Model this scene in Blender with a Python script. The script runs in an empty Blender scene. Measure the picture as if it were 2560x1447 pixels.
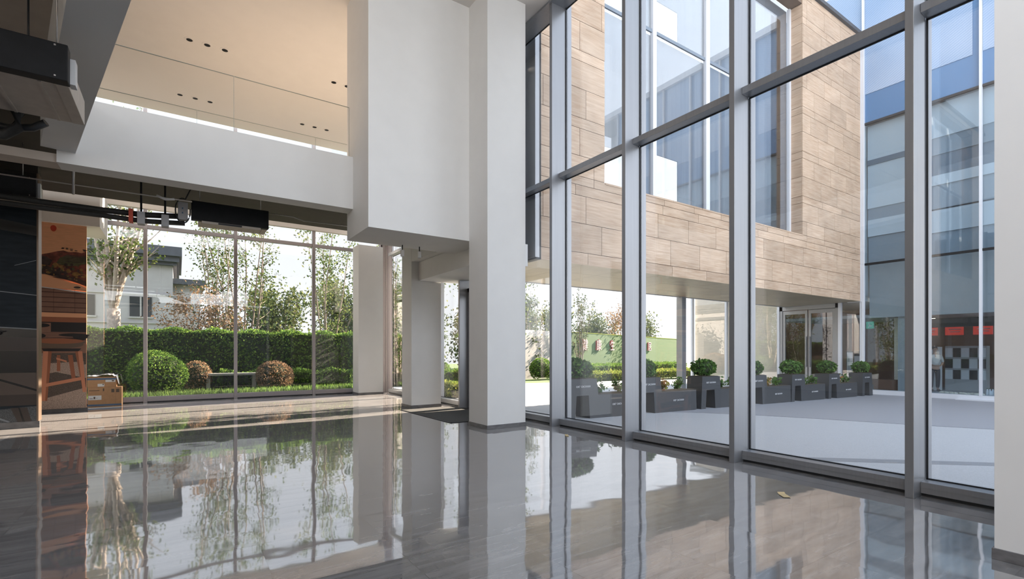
import bpy, bmesh, math, random
import numpy as np
from mathutils import Vector, Matrix

SC = bpy.context.scene
COL = SC.collection
R = math.radians
rnd = random.Random(7)

# ------------------------------------------------------------------ camera
cam_d = bpy.data.cameras.new('camera')
cam = bpy.data.objects.new('camera', cam_d)
COL.objects.link(cam)
cam.location = (0, 0, 1.4)
cam.rotation_euler = (R(90), 0, R(-33.95))
cam_d.sensor_width = 36.0
cam_d.lens = 1240.0 / 2560.0 * 36.0
cam_d.shift_y = 156.5 / 2560.0
cam_d.clip_start = 0.05
cam_d.clip_end = 500
SC.camera = cam

# ------------------------------------------------------------------ world, sun, exposure
SC.view_settings.view_transform = 'Standard'
SC.view_settings.look = 'None'
SC.view_settings.gamma = 1
SC.view_settings.use_curve_mapping = False
SC.view_settings.exposure = 0.4

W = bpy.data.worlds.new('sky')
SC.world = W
W.use_nodes = True
nt = W.node_tree
nt.nodes.clear()
out = nt.nodes.new('ShaderNodeOutputWorld')
bg = nt.nodes.new('ShaderNodeBackground')
tc = nt.nodes.new('ShaderNodeTexCoord')
sep = nt.nodes.new('ShaderNodeSeparateXYZ')
nt.links.new(tc.outputs['Generated'], sep.inputs[0])
ramp = nt.nodes.new('ShaderNodeValToRGB')
ramp.color_ramp.elements[0].position = 0.0
ramp.color_ramp.elements[0].color = (0.98, 0.99, 1.0, 1)
ramp.color_ramp.elements[1].position = 1.0
ramp.color_ramp.elements[1].color = (0.62, 0.78, 1.0, 1)
e = ramp.color_ramp.elements.new(0.35)
e.color = (0.86, 0.915, 1.0, 1)
nt.links.new(sep.outputs['Z'], ramp.inputs['Fac'])
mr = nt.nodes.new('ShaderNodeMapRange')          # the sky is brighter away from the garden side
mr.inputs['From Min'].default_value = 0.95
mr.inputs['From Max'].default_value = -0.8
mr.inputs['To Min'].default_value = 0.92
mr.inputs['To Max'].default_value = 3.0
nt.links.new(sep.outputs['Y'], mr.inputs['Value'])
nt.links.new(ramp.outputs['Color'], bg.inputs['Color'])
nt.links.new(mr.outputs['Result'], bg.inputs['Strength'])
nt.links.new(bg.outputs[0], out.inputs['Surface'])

sun_d = bpy.data.lights.new('sun', 'SUN')
sun_d.energy = 28.0
sun_d.color = (1.0, 0.84, 0.66)
sun_d.angle = R(0.7)
sun = bpy.data.objects.new('sun', sun_d)
COL.objects.link(sun)
SUN_EL, SUN_AZ = R(26), R(8)
sv = Vector((math.cos(SUN_EL) * math.cos(SUN_AZ), math.cos(SUN_EL) * math.sin(SUN_AZ), math.sin(SUN_EL)))
sun.rotation_euler = sv.to_track_quat('Z', 'Y').to_euler()
sun.location = (30, 10, 20)

cy = SC.cycles
cy.max_bounces = 10
cy.diffuse_bounces = 5
cy.glossy_bounces = 4
cy.transmission_bounces = 4
cy.transparent_max_bounces = 32
cy.caustics_reflective = False
cy.caustics_refractive = False
cy.sample_clamp_indirect = 6.0
cy.use_denoising = True

# ------------------------------------------------------------------ materials
def lin(c):
    c = c / 255.0
    return c / 12.92 if c <= 0.04045 else ((c + 0.055) / 1.055) ** 2.4

def srgb(r, g, b):
    return (lin(r), lin(g), lin(b), 1.0)

MATS = {}

def new_mat(name):
    m = bpy.data.materials.new(name)
    m.use_nodes = True
    m.node_tree.nodes.clear()
    MATS[name] = m
    return m, m.node_tree

def N(t, kind, **kw):
    n = t.nodes.new(kind)
    for k, v in kw.items():
        if k in n.inputs:
            n.inputs[k].default_value = v
        else:
            setattr(n, k, v)
    return n

def L(t, a, b):
    t.links.new(a, b)

def pbr(name, col, rough=0.6, metal=0.0, spec=0.5, noise=0.0, scale=6.0, stretch=(1, 1, 1), bump=0.0, island=0.0, hue=None):
    """Principled surface with a little procedural mottling; col is linear rgba"""
    m, t = new_mat(name)
    o = N(t, 'ShaderNodeOutputMaterial')
    p = N(t, 'ShaderNodeBsdfPrincipled')
    p.inputs['Base Color'].default_value = col
    p.inputs['Roughness'].default_value = rough
    p.inputs['Metallic'].default_value = metal
    p.inputs['Specular IOR Level'].default_value = spec
    L(t, p.outputs[0], o.inputs['Surface'])
    src = None
    if noise > 0 or bump > 0:
        g = N(t, 'ShaderNodeNewGeometry')
        mp = N(t, 'ShaderNodeMapping')
        mp.inputs['Scale'].default_value = stretch
        L(t, g.outputs['Position'], mp.inputs['Vector'])
        nz = N(t, 'ShaderNodeTexNoise', Scale=scale, Detail=4.0)
        L(t, mp.outputs[0], nz.inputs['Vector'])
        src = nz.outputs['Fac']
        if bump > 0:
            b = N(t, 'ShaderNodeBump', Strength=bump, Distance=0.01)
            L(t, src, b.inputs['Height'])
            L(t, b.outputs[0], p.inputs['Normal'])
    cur = None
    if noise > 0:
        mx = N(t, 'ShaderNodeMix', data_type='RGBA', blend_type='MULTIPLY')
        mx.inputs[0].default_value = 1.0
        mx.inputs[6].default_value = col
        r = N(t, 'ShaderNodeMapRange')
        r.inputs['From Min'].default_value = 0.3
        r.inputs['From Max'].default_value = 0.7
        r.inputs['To Min'].default_value = 1.0 - noise
        r.inputs['To Max'].default_value = 1.0 + noise
        L(t, src, r.inputs['Value'])
        L(t, r.outputs[0], mx.inputs[7])
        cur = mx.outputs[2]
    if island > 0:
        g2 = N(t, 'ShaderNodeNewGeometry')
        r2 = N(t, 'ShaderNodeMapRange')
        r2.inputs['To Min'].default_value = 1.0 - island
        r2.inputs['To Max'].default_value = 1.0 + island
        L(t, g2.outputs['Random Per Island'], r2.inputs['Value'])
        mx2 = N(t, 'ShaderNodeMix', data_type='RGBA', blend_type='MULTIPLY')
        mx2.inputs[0].default_value = 1.0
        if cur is None:
            mx2.inputs[6].default_value = col
        else:
            L(t, cur, mx2.inputs[6])
        L(t, r2.outputs[0], mx2.inputs[7])
        cur = mx2.outputs[2]
        if hue is not None:
            mx3 = N(t, 'ShaderNodeMix', data_type='RGBA')
            wn = N(t, 'ShaderNodeTexWhiteNoise', noise_dimensions='1D')
            L(t, g2.outputs['Random Per Island'], wn.inputs['W'])
            pw = N(t, 'ShaderNodeMath', operation='POWER')
            pw.inputs[1].default_value = 2.5
            L(t, wn.outputs['Value'], pw.inputs[0])
            L(t, pw.outputs[0], mx3.inputs[0])
            L(t, cur, mx3.inputs[6])
            mx3.inputs[7].default_value = hue
            cur = mx3.outputs[2]
    if cur is not None:
        L(t, cur, p.inputs['Base Color'])
    return m

def facing_mix(t, base, k, power, a, b):
    """mix shader a->b by viewing angle (clear coat / glass reflection, symmetrical for both sides)"""
    lw = N(t, 'ShaderNodeLayerWeight', Blend=0.5)
    pw = N(t, 'ShaderNodeMath', operation='POWER')
    pw.inputs[1].default_value = power
    L(t, lw.outputs['Facing'], pw.inputs[0])
    ma = N(t, 'ShaderNodeMath', operation='MULTIPLY_ADD', use_clamp=True)
    ma.inputs[1].default_value = k
    ma.inputs[2].default_value = base
    L(t, pw.outputs[0], ma.inputs[0])
    mx = N(t, 'ShaderNodeMixShader')
    L(t, ma.outputs[0], mx.inputs[0])
    L(t, a, mx.inputs[1])
    L(t, b, mx.inputs[2])
    return mx, lw

def glass(name, tint=(0.96, 0.98, 0.98, 1), base=0.05, k=0.6, power=3.5, refl=(1, 1, 1, 1)):
    m, t = new_mat(name)
    o = N(t, 'ShaderNodeOutputMaterial')
    tr = N(t, 'ShaderNodeBsdfTransparent', Color=tint)
    gl = N(t, 'ShaderNodeBsdfGlossy', Color=refl, Roughness=0.0)
    mx, _ = facing_mix(t, base, k, power, tr.outputs[0], gl.outputs[0])
    L(t, mx.outputs[0], o.inputs['Surface'])
    return m

def leaf_mat(name, col, hue, island=0.45):
    m, t = new_mat(name)
    o = N(t, 'ShaderNodeOutputMaterial')
    g = N(t, 'ShaderNodeNewGeometry')
    r = N(t, 'ShaderNodeMapRange')
    r.inputs['To Min'].default_value = 1 - island
    r.inputs['To Max'].default_value = 1 + island
    wn = N(t, 'ShaderNodeTexWhiteNoise', noise_dimensions='1D')
    L(t, g.outputs['Random Per Island'], wn.inputs['W'])
    L(t, g.outputs['Random Per Island'], r.inputs['Value'])
    pw = N(t, 'ShaderNodeMath', operation='POWER')
    pw.inputs[1].default_value = 2.0
    L(t, wn.outputs['Value'], pw.inputs[0])
    mx = N(t, 'ShaderNodeMix', data_type='RGBA')
    L(t, pw.outputs[0], mx.inputs[0])
    mx.inputs[6].default_value = col
    mx.inputs[7].default_value = hue
    mu = N(t, 'ShaderNodeMix', data_type='RGBA', blend_type='MULTIPLY')
    mu.inputs[0].default_value = 1.0
    L(t, mx.outputs[2], mu.inputs[6])
    L(t, r.outputs[0], mu.inputs[7])
    d = N(t, 'ShaderNodeBsdfDiffuse')
    tl = N(t, 'ShaderNodeBsdfTranslucent')
    L(t, mu.outputs[2], d.inputs['Color'])
    L(t, mu.outputs[2], tl.inputs['Color'])
    ms = N(t, 'ShaderNodeMixShader', Fac=0.35)
    L(t, d.outputs[0], ms.inputs[1])
    L(t, tl.outputs[0], ms.inputs[2])
    L(t, ms.outputs[0], o.inputs['Surface'])
    return m

def emit(name, col, s):
    m, t = new_mat(name)
    o = N(t, 'ShaderNodeOutputMaterial')
    em = N(t, 'ShaderNodeEmission', Color=col, Strength=s)
    L(t, em.outputs[0], o.inputs['Surface'])
    return m

WHITE = pbr('white_paint', (0.80, 0.80, 0.79, 1), 0.7, noise=0.015, scale=3.0, spec=0.3)
CREAM = pbr('cream_paint', (0.79, 0.755, 0.72, 1), 0.7, noise=0.015, scale=3.0, spec=0.3)
DARKP = pbr('dark_ceiling_paint', (0.050, 0.044, 0.038, 1), 0.8, noise=0.1, scale=4)
TAUPE = pbr('taupe_plaster', (0.55, 0.49, 0.43, 1), 0.8, noise=0.05, scale=4)
ALU = pbr('grey_aluminium', (0.30, 0.31, 0.33, 1), 0.38, metal=0.55, noise=0.04, scale=40, stretch=(1, 1, 0.02))
ALU2 = pbr('mauve_grey_aluminium', (0.36, 0.33, 0.34, 1), 0.4, metal=0.4, noise=0.03, scale=30)
WALU = pbr('white_aluminium', (0.66, 0.68, 0.72, 1), 0.4, metal=0.1)
RUB = pbr('black_rubber', (0.012, 0.014, 0.018, 1), 0.5)
BLACKM = pbr('black_metal', (0.008, 0.009, 0.011, 1), 0.55, noise=0.2, scale=12, spec=0.25)
GALV = pbr('galvanised_sheet', (0.50, 0.45, 0.40, 1), 0.5, metal=0.2, noise=0.06, scale=14)
STEEL = pbr('steel_rod', (0.42, 0.40, 0.38, 1), 0.4, metal=0.6)
INSUL = pbr('black_pipe_insulation', (0.018, 0.017, 0.016, 1), 0.7, noise=0.2, scale=30, bump=0.2)
PVC = pbr('grey_plastic', (0.42, 0.42, 0.44, 1), 0.5)
REDP = pbr('red_plastic', (0.55, 0.07, 0.03, 1), 0.5)
GOLD = pbr('bronze_trim', (0.20, 0.14, 0.10, 1), 0.35, metal=0.5)
SKIRT = pbr('grey_stone_skirting', (0.145, 0.142, 0.145, 1), 0.3, noise=0.25, scale=9, stretch=(1, 1, 2.5))
MAT_RUG = pbr('charcoal_mat', (0.06, 0.06, 0.058, 1), 0.95, noise=0.3, scale=60, bump=0.5)
CARD = pbr('cardboard', (0.44, 0.25, 0.13, 1), 0.75, noise=0.06, scale=18)
LABELW = pbr('white_label', (0.72, 0.72, 0.72, 1), 0.5)
INK = pbr('dark_ink', (0.10, 0.07, 0.05, 1), 0.6)
TAPEB = pbr('blue_tape', (0.08, 0.14, 0.24, 1), 0.4)
WRAP = pbr('plastic_wrap', (0.75, 0.73, 0.76, 1), 0.25, noise=0.1, scale=30, bump=0.6)
YPAPER = pbr('yellow_paper', (0.55, 0.42, 0.22, 1), 0.6)
PAVE_W = None
GLASS = glass('clear_glass', (0.965, 0.968, 0.972, 1), base=0.085, k=0.5, power=3.0)
GLASS_B = glass('garden_glass', (0.965, 0.968, 0.972, 1), base=0.045, k=0.5, power=3.0)
GLASS_RAIL = glass('balustrade_glass', (0.985, 0.988, 0.985, 1), base=0.004, k=0.12, power=3.0)
GLASS_EDGE = pbr('glass_edge', (0.30, 0.33, 0.30, 1), 0.3)
GLASS_FAR = glass('tinted_glass', (0.80, 0.86, 0.90, 1), base=0.05, k=0.5, power=3.0, refl=(0.86, 0.94, 1, 1))
BARK = pbr('grey_bark', (0.20, 0.16, 0.13, 1), 0.9, noise=0.3, scale=12, bump=0.5)
BARKP = pbr('pale_bark', (0.36, 0.30, 0.25, 1), 0.9, noise=0.25, scale=12)
LEAF_H = leaf_mat('hedge_leaf', (0.075, 0.15, 0.035, 1), (0.22, 0.32, 0.06, 1))
LEAF_T = leaf_mat('tree_leaf', (0.065, 0.105, 0.034, 1), (0.17, 0.19, 0.06, 1))
LEAF_D = leaf_mat('dark_tree_leaf', (0.055, 0.082, 0.036, 1), (0.15, 0.155, 0.055, 1))
LEAF_Y = leaf_mat('yellow_green_leaf', (0.15, 0.21, 0.05, 1), (0.34, 0.34, 0.08, 1))
LEAF_B = leaf_mat('brown_leaf', (0.20, 0.14, 0.08, 1), (0.36, 0.22, 0.14, 1))
LEAF_G = leaf_mat('grass_blade', (0.09, 0.17, 0.04, 1), (0.22, 0.32, 0.08, 1))
LEAF_P = leaf_mat('planter_leaf', (0.075, 0.15, 0.045, 1), (0.16, 0.26, 0.07, 1))
LEAF_O = leaf_mat('autumn_leaf', (0.20, 0.22, 0.06, 1), (0.55, 0.20, 0.08, 1))
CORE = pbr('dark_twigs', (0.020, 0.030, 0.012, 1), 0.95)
SOIL = pbr('soil', (0.06, 0.045, 0.03, 1), 0.95, noise=0.3, scale=10)
LAWN = pbr('lawn', (0.085, 0.13, 0.04, 1), 0.95, noise=0.35, scale=8)
PLANTER = pbr('charcoal_planter', (0.038, 0.042, 0.048, 1), 0.5, noise=0.05, scale=8)
TEXTW = pbr('white_lettering', (0.75, 0.76, 0.78, 1), 0.5)
TURF = pbr('artificial_turf', (0.045, 0.095, 0.028, 1), 0.95, noise=0.18, scale=14, bump=0.6)
CONC = pbr('grey_concrete', (0.32, 0.31, 0.30, 1), 0.85, noise=0.08, scale=5)
REDL = pbr('red_letter_paint', (0.34, 0.06, 0.05, 1), 0.5)
REDE = pbr('pale_letter_edge', (0.62, 0.42, 0.38, 1), 0.5)
HOUSEW = pbr('pale_house_wall', (0.31, 0.30, 0.30, 1), 0.85, noise=0.05, scale=2)
ROOF = pbr('slate_roof', (0.055, 0.06, 0.07, 1), 0.7, noise=0.1, scale=6)
DARKWIN = pbr('dark_window', (0.03, 0.035, 0.04, 1), 0.2)
BROWNW = pbr('brown_wood_wall', (0.20, 0.09, 0.05, 1), 0.6, noise=0.15, scale=5, stretch=(1, 1, 6))
BEIGEW = pbr('beige_stone_wall', (0.85, 0.77, 0.62, 1), 0.7, noise=0.08, scale=3, stretch=(1, 1, 6))
GREYW = pbr('grey_wall_panel', (0.42, 0.43, 0.43, 1), 0.7, noise=0.05, scale=2)
PANEL_A = pbr('pale_blind', (0.70, 0.72, 0.74, 1), 0.7)
PANEL_B = pbr('mid_grey_blind', (0.33, 0.37, 0.41, 1), 0.7)
PANEL_C = pbr('white_blind', (0.74, 0.76, 0.78, 1), 0.7)
PANEL_D = pbr('dark_blue_grey_panel', (0.16, 0.20, 0.25, 1), 0.6)
BLUEP = pbr('blue_spandrel_glass', (0.075, 0.18, 0.35, 1), 0.15, spec=0.6)
FLOORW = pbr('oak_floor', (0.33, 0.29, 0.265, 1), 0.5, noise=0.08, scale=4, stretch=(6, 1, 1))
LAMP_ON = emit('warm_lamp', (1, 0.85, 0.65, 1), 4.0)
GREENSIGN = emit('green_exit_sign', (0.05, 0.45, 0.32, 1), 0.5)
REDSIGN = emit('red_lit_sign', (0.75, 0.06, 0.04, 1), 0.55)
SKIN = pbr('skin', (0.50, 0.30, 0.21, 1), 0.6)
HAIR = pbr('black_hair', (0.015, 0.013, 0.012, 1), 0.5)
SHIRT = pbr('white_cloth', (0.72, 0.70, 0.66, 1), 0.8)
TROUS = pbr('dark_cloth', (0.03, 0.035, 0.045, 1), 0.8)

def frit_mat():
    """glass printed with fine slanted lines: pale ceramic lines over blue glass"""
    m, t = new_mat('fritted_blue_glass')
    o = N(t, 'ShaderNodeOutputMaterial')
    g = N(t, 'ShaderNodeNewGeometry')
    mp = N(t, 'ShaderNodeMapping')
    mp.inputs['Rotation'].default_value = (0.5, 0, 0)
    L(t, g.outputs['Position'], mp.inputs['Vector'])
    w = N(t, 'ShaderNodeTexWave', Scale=4.0, Distortion=0.4, bands_direction='Z')
    L(t, mp.outputs[0], w.inputs['Vector'])
    nz = N(t, 'ShaderNodeTexNoise', Scale=0.35, Detail=1.0)
    L(t, g.outputs['Position'], nz.inputs['Vector'])
    ad = N(t, 'ShaderNodeMath', operation='MULTIPLY_ADD')
    ad.inputs[1].default_value = 0.22
    L(t, w.outputs['Fac'], ad.inputs[0])
    L(t, nz.outputs['Fac'], ad.inputs[2])
    rp = N(t, 'ShaderNodeValToRGB')
    rp.color_ramp.elements[0].position = 0.35
    rp.color_ramp.elements[0].color = (0.17, 0.28, 0.45, 1)
    rp.color_ramp.elements[1].position = 0.85
    rp.color_ramp.elements[1].color = (0.37, 0.46, 0.60, 1)
    L(t, ad.outputs[0], rp.inputs['Fac'])
    p = N(t, 'ShaderNodeBsdfPrincipled', Roughness=0.2)
    L(t, rp.outputs[0], p.inputs['Base Color'])
    L(t, p.outputs[0], o.inputs['Surface'])
    return m
FRIT = frit_mat()

def veil_mat():
    """translucent white-blue fritted screen glass with vertical streaks"""
    m, t = new_mat('streaked_screen_glass')
    o = N(t, 'ShaderNodeOutputMaterial')
    g = N(t, 'ShaderNodeNewGeometry')
    mp = N(t, 'ShaderNodeMapping')
    mp.inputs['Scale'].default_value = (7, 7, 0.12)
    L(t, g.outputs['Position'], mp.inputs['Vector'])
    nz = N(t, 'ShaderNodeTexNoise', Scale=1.6, Detail=3.0)
    L(t, mp.outputs[0], nz.inputs['Vector'])
    rp = N(t, 'ShaderNodeValToRGB')
    rp.color_ramp.elements[0].position = 0.3
    rp.color_ramp.elements[0].color = (0.27, 0.325, 0.38, 1)
    rp.color_ramp.elements[1].position = 0.7
    rp.color_ramp.elements[1].color = (0.36, 0.41, 0.465, 1)
    L(t, nz.outputs['Fac'], rp.inputs['Fac'])
    d = N(t, 'ShaderNodeBsdfDiffuse')
    tl = N(t, 'ShaderNodeBsdfTranslucent')
    L(t, rp.outputs[0], d.inputs['Color'])
    L(t, rp.outputs[0], tl.inputs['Color'])
    ms = N(t, 'ShaderNodeMixShader', Fac=0.4)
    L(t, d.outputs[0], ms.inputs[1])
    L(t, tl.outputs[0], ms.inputs[2])
    L(t, ms.outputs[0], o.inputs['Surface'])
    return m
VEIL = veil_mat()

def stone_mat():
    m, t = new_mat('travertine')
    o = N(t, 'ShaderNodeOutputMaterial')
    g = N(t, 'ShaderNodeNewGeometry')
    wn = N(t, 'ShaderNodeTexWhiteNoise', noise_dimensions='1D')
    L(t, g.outputs['Random Per Island'], wn.inputs['W'])
    ad = N(t, 'ShaderNodeVectorMath', operation='MULTIPLY_ADD')
    L(t, wn.outputs['Color'], ad.inputs[0])
    ad.inputs[1].default_value = (9, 9, 9)
    L(t, g.outputs['Position'], ad.inputs[2])
    mp = N(t, 'ShaderNodeMapping')
    mp.inputs['Scale'].default_value = (0.8, 0.8, 11)
    L(t, ad.outputs[0], mp.inputs['Vector'])
    nz = N(t, 'ShaderNodeTexNoise', Scale=2.2, Detail=6.0, Roughness=0.65)
    L(t, mp.outputs[0], nz.inputs['Vector'])
    n2 = N(t, 'ShaderNodeTexNoise', Scale=1.3, Detail=3.0)
    L(t, g.outputs['Position'], n2.inputs['Vector'])
    rp = N(t, 'ShaderNodeValToRGB')
    rp.color_ramp.elements[0].position = 0.30
    rp.color_ramp.elements[0].color = (0.42, 0.285, 0.19, 1)
    rp.color_ramp.elements[1].position = 0.68
    rp.color_ramp.elements[1].color = (0.60, 0.465, 0.35, 1)
    L(t, nz.outputs['Fac'], rp.inputs['Fac'])
    r = N(t, 'ShaderNodeMapRange')
    r.inputs['To Min'].default_value = 0.84
    r.inputs['To Max'].default_value = 1.06
    L(t, wn.outputs['Value'], r.inputs['Value'])
    r2 = N(t, 'ShaderNodeMapRange')
    r2.inputs['From Min'].default_value = 0.3
    r2.inputs['From Max'].default_value = 0.6
    r2.inputs['To Min'].default_value = 0.88
    r2.inputs['To Max'].default_value = 1.04
    L(t, n2.outputs['Fac'], r2.inputs['Value'])
    mm = N(t, 'ShaderNodeMath', operation='MULTIPLY')
    L(t, r.outputs[0], mm.inputs[0])
    L(t, r2.outputs[0], mm.inputs[1])
    mu = N(t, 'ShaderNodeMix', data_type='RGBA', blend_type='MULTIPLY')
    mu.inputs[0].default_value = 1.0
    L(t, rp.outputs[0], mu.inputs[6])
    L(t, mm.outputs[0], mu.inputs[7])
    p = N(t, 'ShaderNodeBsdfPrincipled', Roughness=0.75)
    p.inputs['Specular IOR Level'].default_value = 0.25
    L(t, mu.outputs[2], p.inputs['Base Color'])
    L(t, p.outputs[0], o.inputs['Surface'])
    return m
STONE = stone_mat()
JOINT = pbr('dark_joint', (0.16, 0.11, 0.08, 1), 0.9)
SOFFIT = pbr('bronze_soffit_panel', (0.36, 0.30, 0.20, 1), 0.4, metal=0.25, noise=0.06, scale=3, island=0.06)

def tile_mask(t, pos, size, off, width):
    """1 on the joints of a square grid"""
    sp = N(t, 'ShaderNodeSeparateXYZ')
    L(t, pos, sp.inputs[0])
    res = []
    for i, ax in enumerate('XY'):
        a = N(t, 'ShaderNodeMath', operation='SUBTRACT')
        a.inputs[1].default_value = off[i]
        L(t, sp.outputs[ax], a.inputs[0])
        d = N(t, 'ShaderNodeMath', operation='DIVIDE')
        d.inputs[1].default_value = size[i]
        L(t, a.outputs[0], d.inputs[0])
        pp = N(t, 'ShaderNodeMath', operation='PINGPONG')
        pp.inputs[1].default_value = 0.5
        L(t, d.outputs[0], pp.inputs[0])
        lt = N(t, 'ShaderNodeMath', operation='LESS_THAN')
        lt.inputs[1].default_value = width / size[i] / 2
        L(t, pp.outputs[0], lt.inputs[0])
        fl = N(t, 'ShaderNodeMath', operation='FLOOR')
        L(t, d.outputs[0], fl.inputs[0])
        res.append((lt.outputs[0], fl.outputs[0]))
    mx = N(t, 'ShaderNodeMath', operation='MAXIMUM')
    L(t, res[0][0], mx.inputs[0])
    L(t, res[1][0], mx.inputs[1])
    cb = N(t, 'ShaderNodeCombineXYZ')
    L(t, res[0][1], cb.inputs[0])
    L(t, res[1][1], cb.inputs[1])
    wn = N(t, 'ShaderNodeTexWhiteNoise', noise_dimensions='3D')
    L(t, cb.outputs[0], wn.inputs['Vector'])
    return mx.outputs[0], wn

def floor_mat():
    m, t = new_mat('polished_grey_marble')
    o = N(t, 'ShaderNodeOutputMaterial')
    g = N(t, 'ShaderNodeNewGeometry')
    grout, wn = tile_mask(t, g.outputs['Position'], (0.8, 0.8), (0.49, 0.02), 0.004)
    ad = N(t, 'ShaderNodeVectorMath', operation='MULTIPLY_ADD')
    L(t, wn.outputs['Color'], ad.inputs[0])
    ad.inputs[1].default_value = (7, 7, 7)
    L(t, g.outputs['Position'], ad.inputs[2])
    mp = N(t, 'ShaderNodeMapping')
    mp.inputs['Rotation'].default_value = (0, 0, R(-38))
    mp.inputs['Scale'].default_value = (0.9, 7.0, 1)
    L(t, ad.outputs[0], mp.inputs['Vector'])
    nz = N(t, 'ShaderNodeTexNoise', Scale=2.0, Detail=6.0, Roughness=0.6, Distortion=0.6)
    L(t, mp.outputs[0], nz.inputs['Vector'])
    rp = N(t, 'ShaderNodeValToRGB')
    rp.color_ramp.elements[0].position = 0.25
    rp.color_ramp.elements[0].color = (0.070, 0.067, 0.067, 1)
    rp.color_ramp.elements[1].position = 0.78
    rp.color_ramp.elements[1].color = (0.165, 0.158, 0.156, 1)
    L(t, nz.outputs['Fac'], rp.inputs['Fac'])
    gm = N(t, 'ShaderNodeMix', data_type='RGBA')
    L(t, grout, gm.inputs[0])
    L(t, rp.outputs[0], gm.inputs[6])
    gm.inputs[7].default_value = (0.06, 0.057, 0.055, 1)
    d = N(t, 'ShaderNodeBsdfDiffuse')
    L(t, gm.outputs[2], d.inputs['Color'])
    wv = N(t, 'ShaderNodeTexNoise', Scale=1.7, Detail=1.5)
    L(t, ad.outputs[0], wv.inputs['Vector'])
    bp = N(t, 'ShaderNodeBump', Strength=0.30, Distance=0.012)
    L(t, wv.outputs['Fac'], bp.inputs['Height'])
    gl = N(t, 'ShaderNodeBsdfGlossy', Roughness=0.035)
    L(t, bp.outputs[0], gl.inputs['Normal'])
    lw = N(t, 'ShaderNodeLayerWeight', Blend=0.5)
    pw = N(t, 'ShaderNodeMath', operation='POWER')
    pw.inputs[1].default_value = 1.7
    L(t, lw.outputs['Facing'], pw.inputs[0])
    ma = N(t, 'ShaderNodeMath', operation='MULTIPLY_ADD', use_clamp=True)
    ma.inputs[1].default_value = 0.66
    ma.inputs[2].default_value = 0.05
    L(t, pw.outputs[0], ma.inputs[0])
    L(t, ma.outputs[0], gl.inputs['Color'])
    asum = N(t, 'ShaderNodeAddShader')
    L(t, d.outputs[0], asum.inputs[0])
    L(t, gl.outputs[0], asum.inputs[1])
    L(t, asum.outputs[0], o.inputs['Surface'])
    return m
FLOOR = floor_mat()

def paving_mat():
    m, t = new_mat('granite_paving')
    o = N(t, 'ShaderNodeOutputMaterial')
    g = N(t, 'ShaderNodeNewGeometry')
    grout, wn = tile_mask(t, g.outputs['Position'], (1.2, 0.6), (0.1, 0.2), 0.006)
    nz = N(t, 'ShaderNodeTexNoise', Scale=60.0, Detail=2.0)
    L(t, g.outputs['Position'], nz.inputs['Vector'])
    rp = N(t, 'ShaderNodeValToRGB')
    rp.color_ramp.elements[0].position = 0.3
    rp.color_ramp.elements[0].color = (0.37, 0.37, 0.38, 1)
    rp.color_ramp.elements[1].position = 0.7
    rp.color_ramp.elements[1].color = (0.48, 0.48, 0.49, 1)
    L(t, nz.outputs['Fac'], rp.inputs['Fac'])
    gm = N(t, 'ShaderNodeMix', data_type='RGBA')
    L(t, grout, gm.inputs[0])
    L(t, rp.outputs[0], gm.inputs[6])
    gm.inputs[7].default_value = (0.40, 0.40, 0.42, 1)
    p = N(t, 'ShaderNodeBsdfPrincipled', Roughness=0.55)
    L(t, gm.outputs[2], p.inputs['Base Color'])
    L(t, p.outputs[0], o.inputs['Surface'])
    return m
PAVE = paving_mat()
PAVED = pbr('dark_granite_paving', (0.30, 0.30, 0.32, 1), 0.5, noise=0.06, scale=40)
PAVEB = pbr('grey_paving_band', (0.24, 0.245, 0.26, 1), 0.5, noise=0.06, scale=40)

# ------------------------------------------------------------------ object helpers
def tag(o, label=None, cat=None, group=None, kind=None):
    if label: o['label'] = label
    if cat: o['category'] = cat
    if group: o['group'] = group
    if kind: o['kind'] = kind
    return o

def thing(name, label, cat, loc=(0, 0, 0), rz=0.0, group=None):
    o = bpy.data.objects.new(name, None)
    o.empty_display_size = 0.2
    COL.objects.link(o)
    o.location = loc
    o.rotation_euler = (0, 0, rz)
    return tag(o, label, cat, group)

def struct_empty(name, loc=(0, 0, 0)):
    o = bpy.data.objects.new(name, None)
    o.empty_display_size = 0.2
    COL.objects.link(o)
    o.location = loc
    o['kind'] = 'structure'
    return o

def link_mesh(name, me, mats, parent=None):
    o = bpy.data.objects.new(name, me)
    if not isinstance(mats, (list, tuple)):
        mats = [mats]
    for m in mats:
        me.materials.append(m)
    COL.objects.link(o)
    if parent is not None:
        o.parent = parent
    return o

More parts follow.
